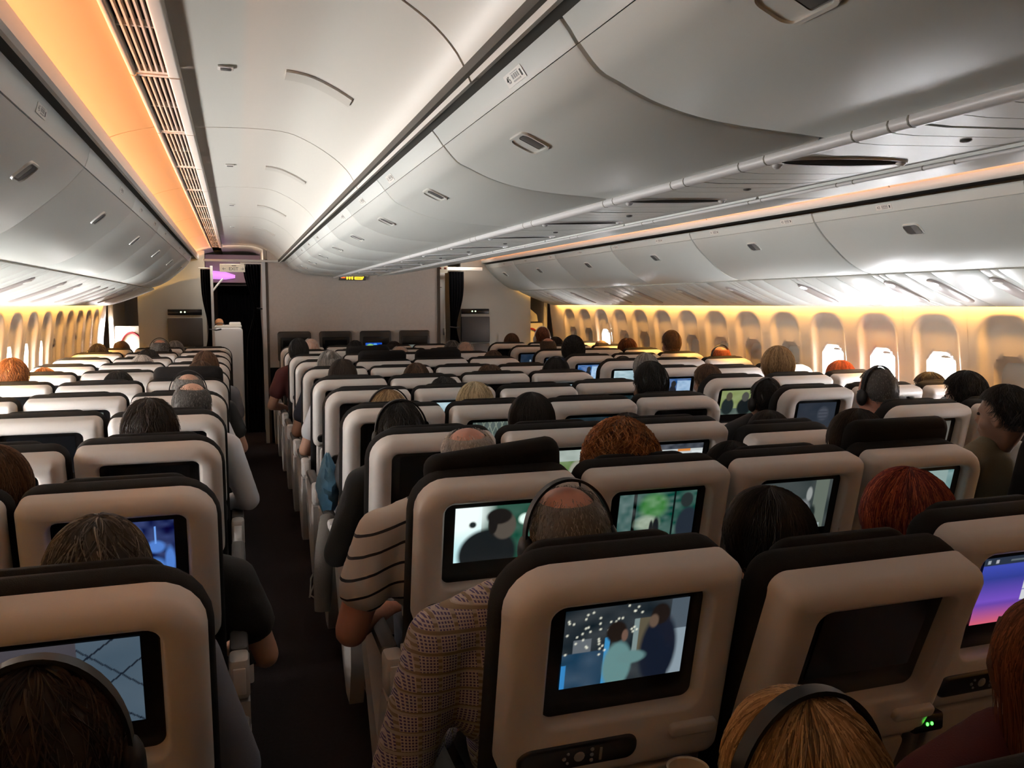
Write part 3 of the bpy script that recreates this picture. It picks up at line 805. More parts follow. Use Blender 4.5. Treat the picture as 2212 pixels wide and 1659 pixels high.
def make_seat(c, r):
    lean = LEAN.get((c, r), 12 + (rnd.choice((0, 0, 0, 1, 2)) if r > 2 else 0))
    d = seat_meshes(VAR[c], lean)
    x, y = seat_xy(c, r)
    t = empty('airline_seat', (x, y, 0))
    inst('shell', d['shell'], t)
    bz = inst('screen_bezel', d['bezel'], t)
    if (c, r) in SCREENS:
        k, es = SCREENS[(c, r)]
        inst('screen', screen_mesh(d, k, es), bz)
    else: inst('screen', d['screen_off'], bz)
    h = inst('handset', d['handset'], t)
    if r <= 4: inst('buttons', d['buttons'], h)
    inst('tray_latch', d['latch'], t)
    inst('lower_back', d['lower'], t)
    inst('stowed_tray', d['tray'], t)
    if r <= 2: inst('seat_pocket', d['pocket'], t)
    inst('back_cushion', d['cushion'], t)
    hd = inst('headrest', d['head_up'] if (c, r) in HEADUP else d['head'], t)
    if (c, r) == ('D', 2): hd.matrix_local = Matrix.Translation((.03, 0, 1.1)) @ Matrix.Rotation(R(-6), 4, 'Y') @ Matrix.Translation((0, 0, -1.115))
    inst('seat_cushion', PAN_ME, t)
    inst('seat_frame', FRAME_ME, t)
    for sx in (-.16, .16): inst('leg', LEG_ME, t, loc=(sx, 0, 0))
    sides = [-1]
    if c in 'CGK': sides.append(1)
    for sd in sides:
        ais = (sd < 0 and c in 'DH') or (sd > 0 and c in 'CG')
        if ais:
            xx = sd * .268
            a = inst('armrest', AP, t, loc=(xx, 0, 0))
            hb = inst('armrest_hub', AH, a); inst('hub_cover', AHI, a); inst('side_shroud', ASH, a); inst('armrest_rail', ARAIL, a)
        else:
            a = inst('armrest', ARM_ME, t, loc=(sd * .24, 0, 0)); inst('armrest_post', ARMPOST_ME, a)
    rn = ('row beside the camera' if r == 0 else ORD[r - 1] + ' row')
    ex = ', headrest pulled up' if (c, r) in HEADUP else (', screen lit' if (c, r) in SCREENS else '')
    tag(t, 'white backed %s, %s%s' % (PLACE[c], rn, ex), 'airline seat', 'economy seats in rows')
    return t
for c in 'CDE': make_seat(c, 0)
for r in range(1, 12):
    for c in 'ABCDEFGHJK':
        if r == 1 and c in 'AHJK': continue
        if r == 2 and c in 'K': continue
        make_seat(c, r)

# ------------------------------------------------------------------ front of the cabin
wf = struct(MB().box(-1.02, 1.02, Y1, Y1 + .04, .90, 2.30).obj('wall_front', M_BULK, smooth=False), 'taupe fabric bulkhead facing the middle block')
MB().box(-1.02, 1.02, Y1 + .0, Y1 + .04, 0, .90).obj('kick_panel', M_CURT, wf, False)
MB().box(-1.045, -1.018, Y1 - .012, Y1 + .05, 0, 2.17).obj('edge_strip', mat('edge_brown', (.045, .032, .022), .5), wf, False)
MB().box(1.008, 1.045, Y1 - .012, Y1 + .05, 0, 2.17).obj('edge_strip', MATS['edge_brown'], wf, False)
MB().box(-1.085, -1.045, Y1 - .01, Y1 + .06, 0, 2.15).obj('jamb', mat('jamb_white', (.62, .63, .64), .4), wf, False)
MB().box(-1.72, -.86, 10.17, 10.21, 2.135, 2.162, .006).obj('header_bar', M_TRIM, wf)
MB().box(.86, 1.72, 10.60, 10.64, 2.085, 2.13, .006).obj('header_bar', M_TRIM, wf)
# filler above the middle bulkhead and over the outboard areas
for s, side in ((-1, 'left'), (1, 'right')):
    xa, xb = (1.50, 2.50)
    p = struct(MB().box(min(s * xa, s * xb) if s > 0 else -2.50, s * xb if s > 0 else -1.73, 10.90, 10.94, 0, 2.3).obj('partition_' + side, M_GREY, smooth=False))
    p['label'] = 'pale grey partition ahead of the %s block' % side
    cx = -1.975 if s < 0 else 1.70
    t = empty('bulkhead_unit', (cx, 10.88, 0))
    MB().box(-.195, .195, 0, .02, 1.515, 1.585, .006).obj('control_strip', M_BEZEL, t)
    for k in (-.045, .0): MB().ell((k, -.002, 1.552), (.009, .004, .009), 8, 6).obj('indicator', M_LEDW, t)
    MB().box(-.20, .20, -.01, .02, 1.13, 1.48, .01).obj('panel', mat('panel_charcoal', (.030, .030, .032), .5), t)
    MB().box(-.20, .20, -.01, .02, .78, 1.115, .01).obj('panel', MATS['panel_charcoal'], t)
    tag(t, 'black stowed screen unit with indicator lights on the %s partition' % side, 'screen unit')
    # door recess with slide bustle
    dr = struct(empty('door_%d' % (1 if s < 0 else 2), (s * 2.84, 11.75, 0)))
    dr['label'] = 'white emergency exit door in the recess on the %s side' % side
    MB().box(-.03, .03, -.55, .6, 0, 1.95, .02).obj('door_panel', M_TRIM, dr)
    bx = MB().box(-.14, .02, -.50, .35, .55, 1.28, .04)
    bx.v = [(p_[0] * (1 if s > 0 else -1), p_[1], p_[2]) for p_ in bx.v]; bus = bx.obj('slide_bustle', M_TRIM, dr)
    MB().box(-.42 if s > 0 else .02, -.02 if s > 0 else .42, -.52, -.47, .6, 1.38, .03).obj('slide_cover', M_TRIM, dr)
    arc = [(-s * (.22 + .13 * math.cos(R(a))), -.535, 1.10 + .20 * math.sin(R(a))) for a in range(0, 181, 12)]
    MB().tube(arc, .014, 6).obj('strap', M_REDINK, dr)
    if s > 0:
        MB().rings([[(-.42, -.5, 1.70), (-.40, -.5, 1.72), (-.12, -.5, 1.50), (-.10, -.5, 1.40), (-.40, -.5, 1.40)], [(-.42, -.46, 1.70), (-.40, -.46, 1.72), (-.12, -.46, 1.50), (-.10, -.46, 1.40), (-.40, -.46, 1.40)]]).obj('hinge_cover', M_TRIM, dr, False)
    else:
        MB().box(.0, .012, -.62, -.53, 1.0, 1.45, .004).obj('door_window', M_PANE_L, dr)
# bassinet screens on the bulkhead
for k in range(4):
    cx = -.735 + .482 * k
    t = empty('bulkhead_monitor', (cx, Y1 - .004, 0))
    slab_xz(-.192, .192, .97, 1.325, .03, -.05, 0, .018).obj('case', mat('monitor_brown', (.022, .017, .014), .5), t)
    slab_xz(-.16, .16, 1.0, 1.255, .012, -.056, -.04, .004).obj('bezel', M_BEZEL, t)
    if k == 2:
        d = seat_meshes('M', 12); v, f = d['screen_data']
        vv = []
        for j in range(NUV[1] + 1):
            for i in range(NUV[0] + 1): vv.append((-.13 + .20 * i / NUV[0], -.0575, 1.06 + .12 * j / NUV[1]))
        me = MB().add(vv, f).mesh('screen', screen_mat(1.6), False)
        ca = me.color_attributes.new('Col', 'FLOAT_COLOR', 'POINT'); arr = np.ones((len(vv), 4)); arr[:, :3] = pic('map').reshape(-1, 3)
        ca.data.foreach_set('color', arr.ravel().astype(np.float32)); inst('screen', me, t)
    elif k == 3:
        MB().box(-.10, .10, -.058, -.055, 1.08, 1.15).obj('screen', mat('dim_screen', (.02, .02, .02), .2, emit=(.25, .28, .25), es=.4), t, False)
    else: MB().box(-.13, .13, -.058, -.055, 1.04, 1.22).obj('screen', M_OFF, t, False)
    tag(t, ('dark boxed monitor on the bulkhead, farthest left of four', 'dark boxed monitor on the bulkhead, second from the left', 'boxed monitor on the bulkhead showing a bright blue map', 'boxed monitor on the bulkhead, farthest right of four')[k], 'monitor', 'bulkhead monitors')
# lit no smoking sign under the bin end
sg = empty('lit_sign', (-.045, 10.13, 1.962))
MB().box(-.16, .16, 0, .03, -.030, .035, .006).obj('sign_box', M_SIGNB, sg)
MB().box(-.135, -.085, -.006, 0, -.004, .008, .002).obj('arrow_mark', M_SIGNR, sg)
for k in range(3): MB().ell((-.062 + .030 * k, -.003, .003), (.011, .004, .024), 10, 8).obj('figure_mark', M_SIGNY, sg)
fr = MB(); o1 = rrect(.025, .125, -.020, .012, .012, 4); o2 = rrect(.037, .113, -.008, .001, .004, 4)
fr.rings([[(x, -.006, z) for x, z in o1], [(x, -.006, z) for x, z in o2], [(x, 0, z) for x, z in o2], [(x, 0, z) for x, z in o1], [(x, -.006, z) for x, z in o1]], False).obj('belt_mark', M_SIGNY, sg)
MB().tube([(.118, -.003, -.006), (.132, -.003, .008), (.128, -.003, .026)], .006, 6).obj('belt_mark', M_SIGNY, sg)
tag(sg, 'glowing yellow and red symbol sign under the front of the middle bins', 'sign')
# exit signs
def exit_sign(x, y, z, w, h, label, bigtxt):
    t = empty('exit_sign', (x, y, z))
    MB().box(-w / 2, w / 2, 0, .03, -h / 2, h / 2, .006).obj('sign_box', mat('sign_cream', (.66, .60, .50), .4, emit=(.8, .7, .52), es=.28), t)
    if bigtxt:
        for tx, sz, px, pz in (('EXIT', .052, .01, -.012), ('\u2190', .05, -.095, -.012), ('\u2192', .05, .105, -.012)):
            me = text_mesh(tx, sz)
            for v in me.vertices: v.co = Vector((v.co.x + px, -.0015, v.co.y + pz))
            link('lettering', me, mat('sign_grey_ink', (.10, .08, .07), .6), t, False)
        MB().box(-.01, .04, -.002, 0, .022, .029).obj('symbol', MATS['sign_grey_ink'], t, False)
    else:
        for px in (-.045, .02): MB().box(px, px + .03, -.002, 0, -.01, .015, .001).obj('symbol', mat('sign_red_ink', (.35, .05, .02), .6), t)
    tag(t, label, 'sign')
exit_sign(-1.405, 10.28, 2.068, .285, .092, 'cream exit sign with arrows hanging over the left aisle', True)
exit_sign(1.13, 10.40, 2.10, .14, .11, 'small orange tinted exit sign beside the right aisle curtain', False)
# curtains
def curtain(name, x0, x1, z0, z1, y, folds, label, tie=None, tie_x=None, amp=.025):
    nu, nz = folds * 8, 26; rings = []
    t = empty(name, ((x0 + x1) / 2, y, z0))
    for j in range(nz + 1):
        z = z0 + (z1 - z0) * j / nz; row = []
        for i in range(nu + 1):
            u = i / nu; x = x0 + (x1 - x0) * u; sq = 1.0
            if tie:
                sq = 1 - .62 * math.exp(-((z - tie) / .28) ** 2)
                x = tie_x + (x - tie_x) * sq
            row.append((x - (x0 + x1) / 2, amp * math.sin(2 * math.pi * folds * u + .4 * math.sin(3 * z)) * (1.0 if sq > .6 else 1.3), z - z0))
        rings.append(row)
    v = [p for r in rings for p in r]; n = nu + 1
    f = [(j * n + i, j * n + i + 1, (j + 1) * n + i + 1, (j + 1) * n + i) for j in range(nz) for i in range(nu)]
    b = MB().add(v, f); b.add([(x, y_ + .006, z) for x, y_, z in v], f)
    b.obj('fabric', M_CURT, t)
    MB().tube([(x0 - (x0 + x1) / 2 - .02, 0, z1 - z0 + .012), (x1 - (x0 + x1) / 2 + .02, 0, z1 - z0 + .012)], .009, 6).obj('curtain_track', M_TRIM, t)
    if tie:
        MB().tube([(tie_x - (x0 + x1) / 2 - .03, -.04, tie - z0), (tie_x - (x0 + x1) / 2 + .05, -.045, tie - z0 - .01), (tie_x - (x0 + x1) / 2 + .10, 0, tie - z0)], .010, 6).obj('tie_strap', M_DARKMET, t)
    tag(t, label, 'curtain')
curtain('curtain', -1.30, -1.09, .12, 2.115, 10.30, 6, 'black curtain gathered and tied at the right of the left aisle', 1.60, -1.12)
curtain('curtain', -1.77, -1.66, .12, 2.06, 10.55, 4, 'black curtain bunched beside the left grey partition', 1.35, -1.66)
curtain('curtain', -1.62, -1.10, .05, 1.90, 12.30, 11, 'wide black curtain across the galley behind the white trolley')
curtain('curtain', 1.27, 1.47, .12, 2.07, 10.62, 5, 'black curtain bunched beside the right grey partition', 1.35, 1.30)
struct(MB().box(-1.66, -1.632, 10.5, 10.56, 0, 2.1).obj('trim_5', MATS['jamb_white'], smooth=False), 'white door post at the left aisle curtain')
MB().tube([(-1.64, 10.53, 1.80), (-1.58, 10.53, 1.88), (-1.52, 10.53, 1.95)], .012, 6).obj('brace', MATS['jamb_white'], bpy.data.objects['trim_5'])
dpan = struct(MB().box(1.07, 1.25, 10.75, 10.79, 0, 2.08, .01).obj('door_3', MATS['jamb_white']), 'narrow white lavatory door beside the right aisle')
MB().box(1.11, 1.20, 10.744, 10.75, 1.865, 1.873).obj('lettering', M_INK, dpan, False)
MB().ell((1.155, 10.746, 1.895), (.010, .003, .010), 8, 6).obj('lettering', M_INK, dpan)
MB().box(1.215, 1.24, 10.735, 10.75, 1.24, 1.33, .004).obj('door_handle', M_METAL, dpan)
struct(MB().box(1.02, 1.06, 11.6, 11.64, 0, 2.3).obj('trim_6', M_WALL, smooth=False), 'warm lit wall glimpsed past the right end of the bulkhead')
# galley soffit with purple mood light
gs = struct(MB().box(-1.75, -1.0, 11.7, 11.75, 1.93, 2.30, .01).obj('trim_7', mat('soffit_mauve', (.40, .28, .34), .5)), 'mauve galley soffit lit purple above the dark curtain')
MB().tube([(-1.71, 11.64, 2.03), (-1.66, 11.64, 2.03), (-1.50, 11.64, 2.02), (-1.38, 11.64, 2.01)], [.05, .055, .05, .02], 12).obj('light_tube', M_PURPLE, gs)
struct(MB().box(-1.80, -1.76, 10.95, YE, 0, 2.3).obj('wall_galley_left', M_BULK, smooth=False), 'mauve wall on the left of the galley passage')
struct(MB().box(-1.06, -1.02, 10.30, YE, 0, 2.3).obj('wall_galley_right', M_BULK, smooth=False), 'wall on the right of the galley passage')
# trolley
t = empty('galley_trolley', (-1.48, 11.05, 0))
slab_xz(-.17, .17, .10, 1.36, (.02, .02, .05, .05), -.20, .30, .02).obj('cloth_cover', M_WHITE, t)
for dx in (-.13, .13):
    for dy in (-.14, .24): MB().ell((dx, dy, .05), (.02, .05, .05), 10, 8).obj('wheel', M_DARKMET, t)
MB().box(-.16, .16, -.19, .29, 1.355, 1.385, .01).obj('tray_top', M_TRIM, t)
tag(t, 'tall white covered galley trolley standing in the left aisle opening', 'trolley')
t = empty('carton', (-1.40, 10.98, 1.386)); MB().box(-.07, .07, -.05, .05, 0, .035, .006).obj('lid', M_TRIM, t); MB().box(-.06, .06, -.04, .04, .035, .04).obj('label_face', M_WHITE, t)
tag(t, 'small white box on top of the galley trolley', 'box')
t = empty('bread_basket', (-1.585, 10.98, 1.386)); MB().ell((0, 0, .035), (.05, .05, .05), 12, 8).obj('napkin', mat('napkin_orange', (.55, .26, .12), .8), t)
MB().tube([(-.05, -.05, 0), (-.02, -.055, .03), (.03, -.055, .03), (.07, -.05, .005)], .005, 6).obj('handle', M_DARKMET, t)
tag(t, 'orange bundle with dark handle on top of the galley trolley', 'bundle')

# unseen fill lights added to brighten the trolley, lavatory door and passage fronts
for sx, pw in ((-1, 5.0), (1, 2.0)):
    la = bpy.data.lights.new('galley_fill', 'AREA'); la.shape = 'RECTANGLE'; la.size = .35; la.size_y = .12; la.energy = pw; la.color = (1.0, .93, .82)
    lo = bpy.data.objects.new('galley_fill', la); COL.objects.link(lo); lo.location = (sx * 1.38, 10.42, 2.28); lo.rotation_euler = (R(28), 0, 0)

# ------------------------------------------------------------------ people
def remesh(b, vox, smooth=3):
    me = b.mesh('tmp'); o = bpy.data.objects.new('tmp', me); COL.objects.link(o)
    m = o.modifiers.new('r', 'REMESH'); m.mode = 'VOXEL'; m.voxel_size = vox; m.use_smooth_shade = True
    s = o.modifiers.new('s', 'SMOOTH'); s.factor = .5; s.iterations = smooth
    dg = bpy.context.evaluated_depsgraph_get()
    out = bpy.data.meshes.new_from_object(o.evaluated_get(dg))
    bpy.data.objects.remove(o); bpy.data.meshes.remove(me)
    out.polygons.foreach_set('use_smooth', [True] * len(out.polygons))
    return out
def cap(b, p, q, r0, r1, n=10, k=6):
    p, q = Vector(p), Vector(q)
    b.tube([tuple(p + (q - p) * (i / k)) for i in range(k + 1)], [r0 + (r1 - r0) * i / k for i in range(k + 1)], n)
    b.ell(p, (r0,) * 3, n, 8); b.ell(q, (r1,) * 3, n, 8)
HEAD0 = Vector((0, .262, 1.165))
def pose_data(pose):
    P = dict(dx=0, le=(-.205, .36, .73), lw=(-.10, .60, .66), re=(.205, .36, .73), rw=(.10, .60, .66), hyaw=0, hpitch=0, low=0, roll=0)
    if pose == 'wideL': P.update(dx=-.055, le=(-.325, .30, .70), lw=(-.20, .53, .65), roll=-3)
    if pose == 'wideR': P.update(dx=.05, re=(.305, .30, .72), rw=(.20, .53, .66), roll=3)
    if pose == 'leanL': P.update(dx=-.125, hdx=-.03, le=(-.385, .30, .68), lw=(-.24, .52, .65), roll=-4, bulk=.008)
    if pose == 'turnL': P.update(hyaw=14, dx=-.04)
    if pose == 'down': P.update(hpitch=-18)
    if pose == 'slouch': P.update(low=.085)
    if pose == 'tiltR': P.update(roll=10, dx=.03)
    return P
def body_parts(pose):
    P = pose_data(pose); dx = P['dx']
    lo = P['low']; H = HEAD0 + Vector((P.get('hdx', dx * 1.4), 0, -lo))
    HM = Matrix.Translation(H) @ Matrix.Rotation(R(P['hyaw']), 4, 'Z') @ Matrix.Rotation(R(P['hpitch']), 4, 'X') @ Matrix.Rotation(R(P['roll']), 4, 'Y')
    chest = Vector((dx, .315 + lo * .3, .875 - lo * .85)); pel = Vector((0, .40 + lo * .6, .57))
    sh = {s: Vector((dx + s * .170, .300 + lo * .3, .968 - lo * .85)) for s in (-1, 1)}
    return P, H, HM, chest, pel, sh
def hand(b, w, d, s):
    """palm with five fingers, slightly curled; w wrist, d direction"""
    w = Vector(w); d = Vector(d).normalized(); up = Vector((0, 0, 1)); side = d.cross(up).normalized() * s
    up = side.cross(d).normalized() * s
    if up.z < 0: up = -up
    cap(b, w, w + d * .05, .024, .022); 
    for k in (-1.5, -.5, .5, 1.5): cap(b, w + d * .02 + side * k * .014, w + d * .085 + side * k * .019, .014, .012, 8, 3)
    for k, L in ((-1.5, .055), (-.5, .07), (.5, .075), (1.5, .065)):
        a = w + d * .085 + side * k * .021
        m = a + d * L * .5 + side * k * .003 - up * .006; e = m + d * L * .42 - up * .022
        cap(b, a, m, .0105, .0095, 8, 3); cap(b, m, e, .0095, .008, 8, 3)
    a = w + d * .03 + side * .030; m = a + d * .03 + side * .022 - up * .006; e = m + d * .03 + side * .004 - up * .01
    cap(b, a, m, .0125, .0105, 8, 3); cap(b, m, e, .0105, .009, 8, 3)
def head_into(b, HM):
    def E_(c, r, n=16): 
        q = MB().ell(c, r, n, 12); b.add([tuple(HM @ Vector(p)) for p in q.v], q.f)
    E_((0, -.006, .022), (.077, .096, .094)); E_((0, .022, -.045), (.058, .070, .070)); E_((0, .062, -.088), (.030, .026, .024))
    E_((0, -.035, -.02), (.068, .062, .070))
    E_((0, .098, -.028), (.013, .020, .016)); E_((0, .090, -.005), (.010, .014, .028)); E_((0, .080, .018), (.045, .018, .014))
    E_((0, .086, -.062), (.026, .012, .006)); E_((0, .086, -.070), (.022, .011, .006))
    for s in (-1, 1):
        E_((s * .079, -.006, -.014), (.010, .022, .033), 10); E_((s * .074, .002, -.018), (.012, .012, .018), 10); E_((s * .045, .055, -.035), (.022, .024, .026))
BODY = {}
def body(pose):
    if pose in BODY: return BODY[pose]
    P, H, HM, chest, pel, sh = body_parts(pose)
    def core(b, g, neck, arms, legs, torso, sleeve=1.0, hands=True):
        if torso:
            b.ell(chest, (.160 + g, .108 + g, .170 + g), 18, 12); b.ell(chest + Vector((0, -.005, .075)), (.150 + g, .088 + g, .085 + g), 16, 10)
            b.ell((chest + pel) / 2 + Vector((0, .012, -.02)), (.148 + g, .118 + g, .16 + g), 18, 12)
            for s in (-1, 1):
                cap(b, chest + Vector((s * .04, -.012, .155)), sh[s], .045 + g, .058 + g)
                b.ell(chest + Vector((s * .075, .05, .03)), (.075 + g, .06 + g, .08 + g), 12, 8)
        if torso or legs: b.ell(pel, (.165 + g, .130 + g, .105 + g), 18, 12)
        if neck:
            cap(b, chest + Vector((0, -.012, .15)), HM @ Vector((0, -.03, -.06)), .056, .052)
            head_into(b, HM)
        for s, e, w in ((-1, P['le'], P['lw']), (1, P['re'], P['rw'])):
            e, w = Vector(e), Vector(w)
            if arms:
                if sleeve < .6:
                    q = sh[s] + (e - sh[s]) * (sleeve * 1.6); cap(b, sh[s], q, .056 + g + P.get('bulk', 0), .052 + g * 1.8 + P.get('bulk', 0))
                else:
                    cap(b, sh[s], e, .054 + g + P.get('bulk', 0), .043 + g + P.get('bulk', 0)); q = e + (w - e) * (1.0 if not hands else 1.0); cap(b, e, q, .043 + g, .029 + g)
                if hands: hand(b, w, (w - e).normalized() + Vector((-s * .3, .2, -.15)), s)
            if legs:
                kn = Vector((s * .105, .79, .545)); an = Vector((s * .105, .80, .10)); hip = pel + Vector((s * .085, .03, -.02))
                cap(b, hip, kn, .082 + g, .062 + g); cap(b, kn, an, .058 + g, .040 + g)
                if hands: cap(b, an + Vector((0, -.02, -.055)), an + Vector((0, .13, -.062)), .036, .030)
    b = MB(); core(b, 0, True, True, True, True); bm_ = remesh(b, .0105, 4)
    b = MB(); core(b, .012, False, True, False, True, .34, False); sh_short = remesh(b, .016, 3)
    b = MB(); core(b, .012, False, True, False, True, 1.0, False); sh_long = remesh(b, .016, 3)
    b = MB(); core(b, .014, False, False, True, False, 1.0, False); tr_ = remesh(b, .018, 3)
    BODY[pose] = (bm_, sh_short, sh_long, tr_, HM, H)
    return BODY[pose]
EYE = MB().ell((0, 0, 0), (.011, .008, .007), 10, 8).mesh('eye', mat('eye_dark', (.06, .045, .035), .25))

# hair: cap plus strands, in head space
def hair_mesh(style):
    rg = random.Random(style)
    b = MB(); tone = []
    cen = Vector((0, -.008, .018))
    def rad(th, ph):
        return Vector((.084 * math.sin(th) * math.cos(ph), .104 * math.sin(th) * math.sin(ph), .104 * math.cos(th)))
    def theta_max(ph):
        # ph = angle, pi/2 is the face; returns how far down the hair runs
        f = math.sin(ph)
        if style in ('short', 'crop', 'fringe', 'thin'): return R(122) - R(64) * sst((f + .60) / 1.15)
        if style in ('medium', 'curly', 'messy', 'bun'): return R(132) - R(66) * sst((f - .05) / .8)
        return R(140) - R(75) * sst((f - .2) / .7)
    lift = {'short': 1.06, 'crop': 1.01, 'fringe': 1.006, 'thin': 1.004, 'medium': 1.08, 'messy': 1.10, 'curly': 1.14, 'long': 1.09, 'bun': 1.07}[style]
    nth, nph = 16, 36; vs = []; grid = []
    t0 = R(44) if style == 'fringe' else (R(20) if style == 'thin' else 0.0)
    for j in range(nth + 1):
        row = []
        for i in range(nph):
            ph = 2 * math.pi * i / nph; tm = theta_max(ph)
            th = t0 + (tm - t0) * j / nth
            edge = 1.0 if j < nth else .90
            if t0 and j == 0: edge = .95
            r = rad(th, ph) * lift * edge
            nz = 1 + {'curly': .07, 'messy': .04}.get(style, .012) * math.sin(9 * ph + 5 * th) * math.sin(8 * th + 3 * ph)
            p = cen + r * nz
            row.append(tuple(p))
        grid.append(row)
    if style == 'long':
        last = grid[-2]; grid = grid[:-1]
        for k in range(1, 6):
            row = []
            for i in range(nph):
                f_ = math.sin(2 * math.pi * i / nph); L = .17 * sst((.30 - f_) / .5) * k / 5; q = last[i]
                sw = 1 + .10 * math.sin(math.pi * k / 5) - .25 * (k == 5)
                row.append((q[0] * sw, (q[1] + .008) * sw - .008, q[2] - L - .004 * k * (1 + math.sin(5 * i))))
            grid.append(row)
    b.rings(grid, True)
    if style == 'fringe': b.f = b.f[:-2]
    if style == 'thin': b.v = []; b.f = []
    tone += [.45] * len(b.v)
    n = {'short': 1300, 'crop': 2600, 'fringe': 2600, 'thin': 2200, 'medium': 1700, 'messy': 1300, 'curly': 1500, 'long': 1900, 'bun': 1300}[style]
    w0 = {'crop': .0007, 'thin': .0006, 'fringe': .0007}.get(style, .0014)
    for q in range(n):
        ph = rg.random() * 2 * math.pi; tm = theta_max(ph); pts = []
        if style in ('crop', 'fringe', 'thin', 'short', 'messy'):
            ts = t0 + (tm - t0) * rg.random() ** .7; L = {'crop': .07, 'fringe': .09, 'thin': .16, 'short': .40, 'messy': .5}[style]
            if style == 'fringe': ts -= .22 * rg.random()
        else: ts = t0 + (tm - t0) * .75 * rg.random(); L = (tm - ts) * rg.uniform(.6, 1.05)
        stub = style in ('crop', 'fringe', 'thin'); tw = rg.uniform(-.35, .35) * (.15 if stub else 1); lf = lift * rg.uniform(1.0, 1.025); seg = 9 if style == 'curly' else (2 if stub else 5)
        for k in range(seg + 1):
            u = k / seg; th = min(ts + L * u, tm + .12); p_ = ph + tw * u
            if style == 'curly': p_ += .22 * math.sin(11 * u + q); lfk = lf * (1 + .07 * math.cos(11 * u + q * 1.7) + .05)
            elif style == 'messy': lfk = lf * (1 + .05 * u + .05 * u * rg.random())
            else: lfk = lf * (1 + .012 * math.sin(math.pi * u))
            p = cen + rad(th, p_) * lfk
            if style == 'long' and th > R(100): p.z -= (th - R(100)) * .22; p.x *= .97
            pts.append(p)
        wd = w0 * rg.uniform(.7, 1.3)
        v = []; 
        for k, p in enumerate(pts):
            t = (pts[min(k + 1, seg)] - pts[max(k - 1, 0)]); t = t.normalized() if t.length > 1e-6 else Vector((0, 0, -1))
            nrm = (p - cen).normalized(); sd = t.cross(nrm).normalized(); wk = wd * (1 - .6 * k / seg)
            v += [p + sd * wk, p - sd * wk, p + nrm * wk * 1.2]
        f = []
        for k in range(seg):
            for a, c in ((0, 1), (1, 2), (2, 0)): f.append((3 * k + a, 3 * k + c, 3 * k + 3 + c, 3 * k + 3 + a))
        tn = min(2.2, max(.3, rg.gauss(.95, .45))); tone += [tn] * len(v)
        b.add(v, f)
    if style == 'bun':
        b.ell((0, -.085, .095), (.034, .030, .034), 14, 10)
        for q in range(80):
            a = rg.random() * 6.28; b.tube([(.034 * math.cos(a + .5 * k), -.085 + .031 * math.sin(a + .5 * k), .095 + .036 * math.sin(a * 3 + k)) for k in range(5)], .0012, 3)
    tone += [.9] * (len(b.v) - len(tone))
    me = b.mesh('hair', None, True)
    at = me.attributes.new('tone', 'FLOAT', 'POINT'); at.data.foreach_set('value', tone)
    return me
HAIR = {}
def hair_for(style):
    if style not in HAIR: HAIR[style] = hair_mesh(style)
    return HAIR[style]
def hair_mat(name, col, tip=None):
    k = 'hair_' + name
    if k in MATS: return MATS[k]
    m = mat(k, col, .55, spec=.25); nt = m.node_tree; b = nt.nodes['Principled BSDF']
    at = nt.nodes.new('ShaderNodeAttribute'); at.attribute_name = 'tone'
    cr = nt.nodes.new('ShaderNodeValToRGB'); tip = tip or tuple(min(1, c * 2.0 + .008) for c in col)
    dv = nt.nodes.new('ShaderNodeMath'); dv.operation = 'DIVIDE'; dv.inputs[1].default_value = 2.2
    cr.color_ramp.elements[0].position = .12; cr.color_ramp.elements[0].color = (*[c * .35 for c in col], 1)
    cr.color_ramp.elements[1].position = .85; cr.color_ramp.elements[1].color = (*tip, 1)
    e_ = cr.color_ramp.elements.new(.42); e_.color = (*col, 1)
    nt.links.new(at.outputs['Fac'], dv.inputs[0]); nt.links.new(dv.outputs[0], cr.inputs['Fac']); nt.links.new(cr.outputs['Color'], b.inputs['Base Color'])
    return m
HC = {'black': ((.010, .008, .007), None), 'dark': ((.022, .014, .010), None), 'brown': ((.075, .040, .022), None), 'grey': ((.20, .19, .175), (.42, .40, .38)), 'greydark': ((.075, .07, .065), (.30, .29, .27)),
      'blond': ((.27, .17, .085), (.52, .37, .20)), 'paleblond': ((.52, .42, .26), (.75, .66, .45)), 'white': ((.55, .50, .45), (.75, .7, .65)), 'ginger': ((.24, .085, .025), (.45, .20, .07)), 'red': ((.16, .022, .018), (.42, .12, .05)), 'orange': ((.42, .10, .035), None), 'auburn': ((.11, .035, .016), None), 'sandy': ((.20, .12, .06), None)}
SKIN = {'p': (.52, .30, .21), 'r': (.50, .235, .165), 'd': (.20, .105, .065), 'b': (.10, .055, .035), 'l': (.60, .40, .30)}
def skin_mat(k): return mat('skin_' + k, SKIN[k], .5, var=.10, vscale=25)
def cloth_mat(name, col): return mat('cloth_' + name, col, .85, bump=.4, bscale=350, var=.15, vscale=12)
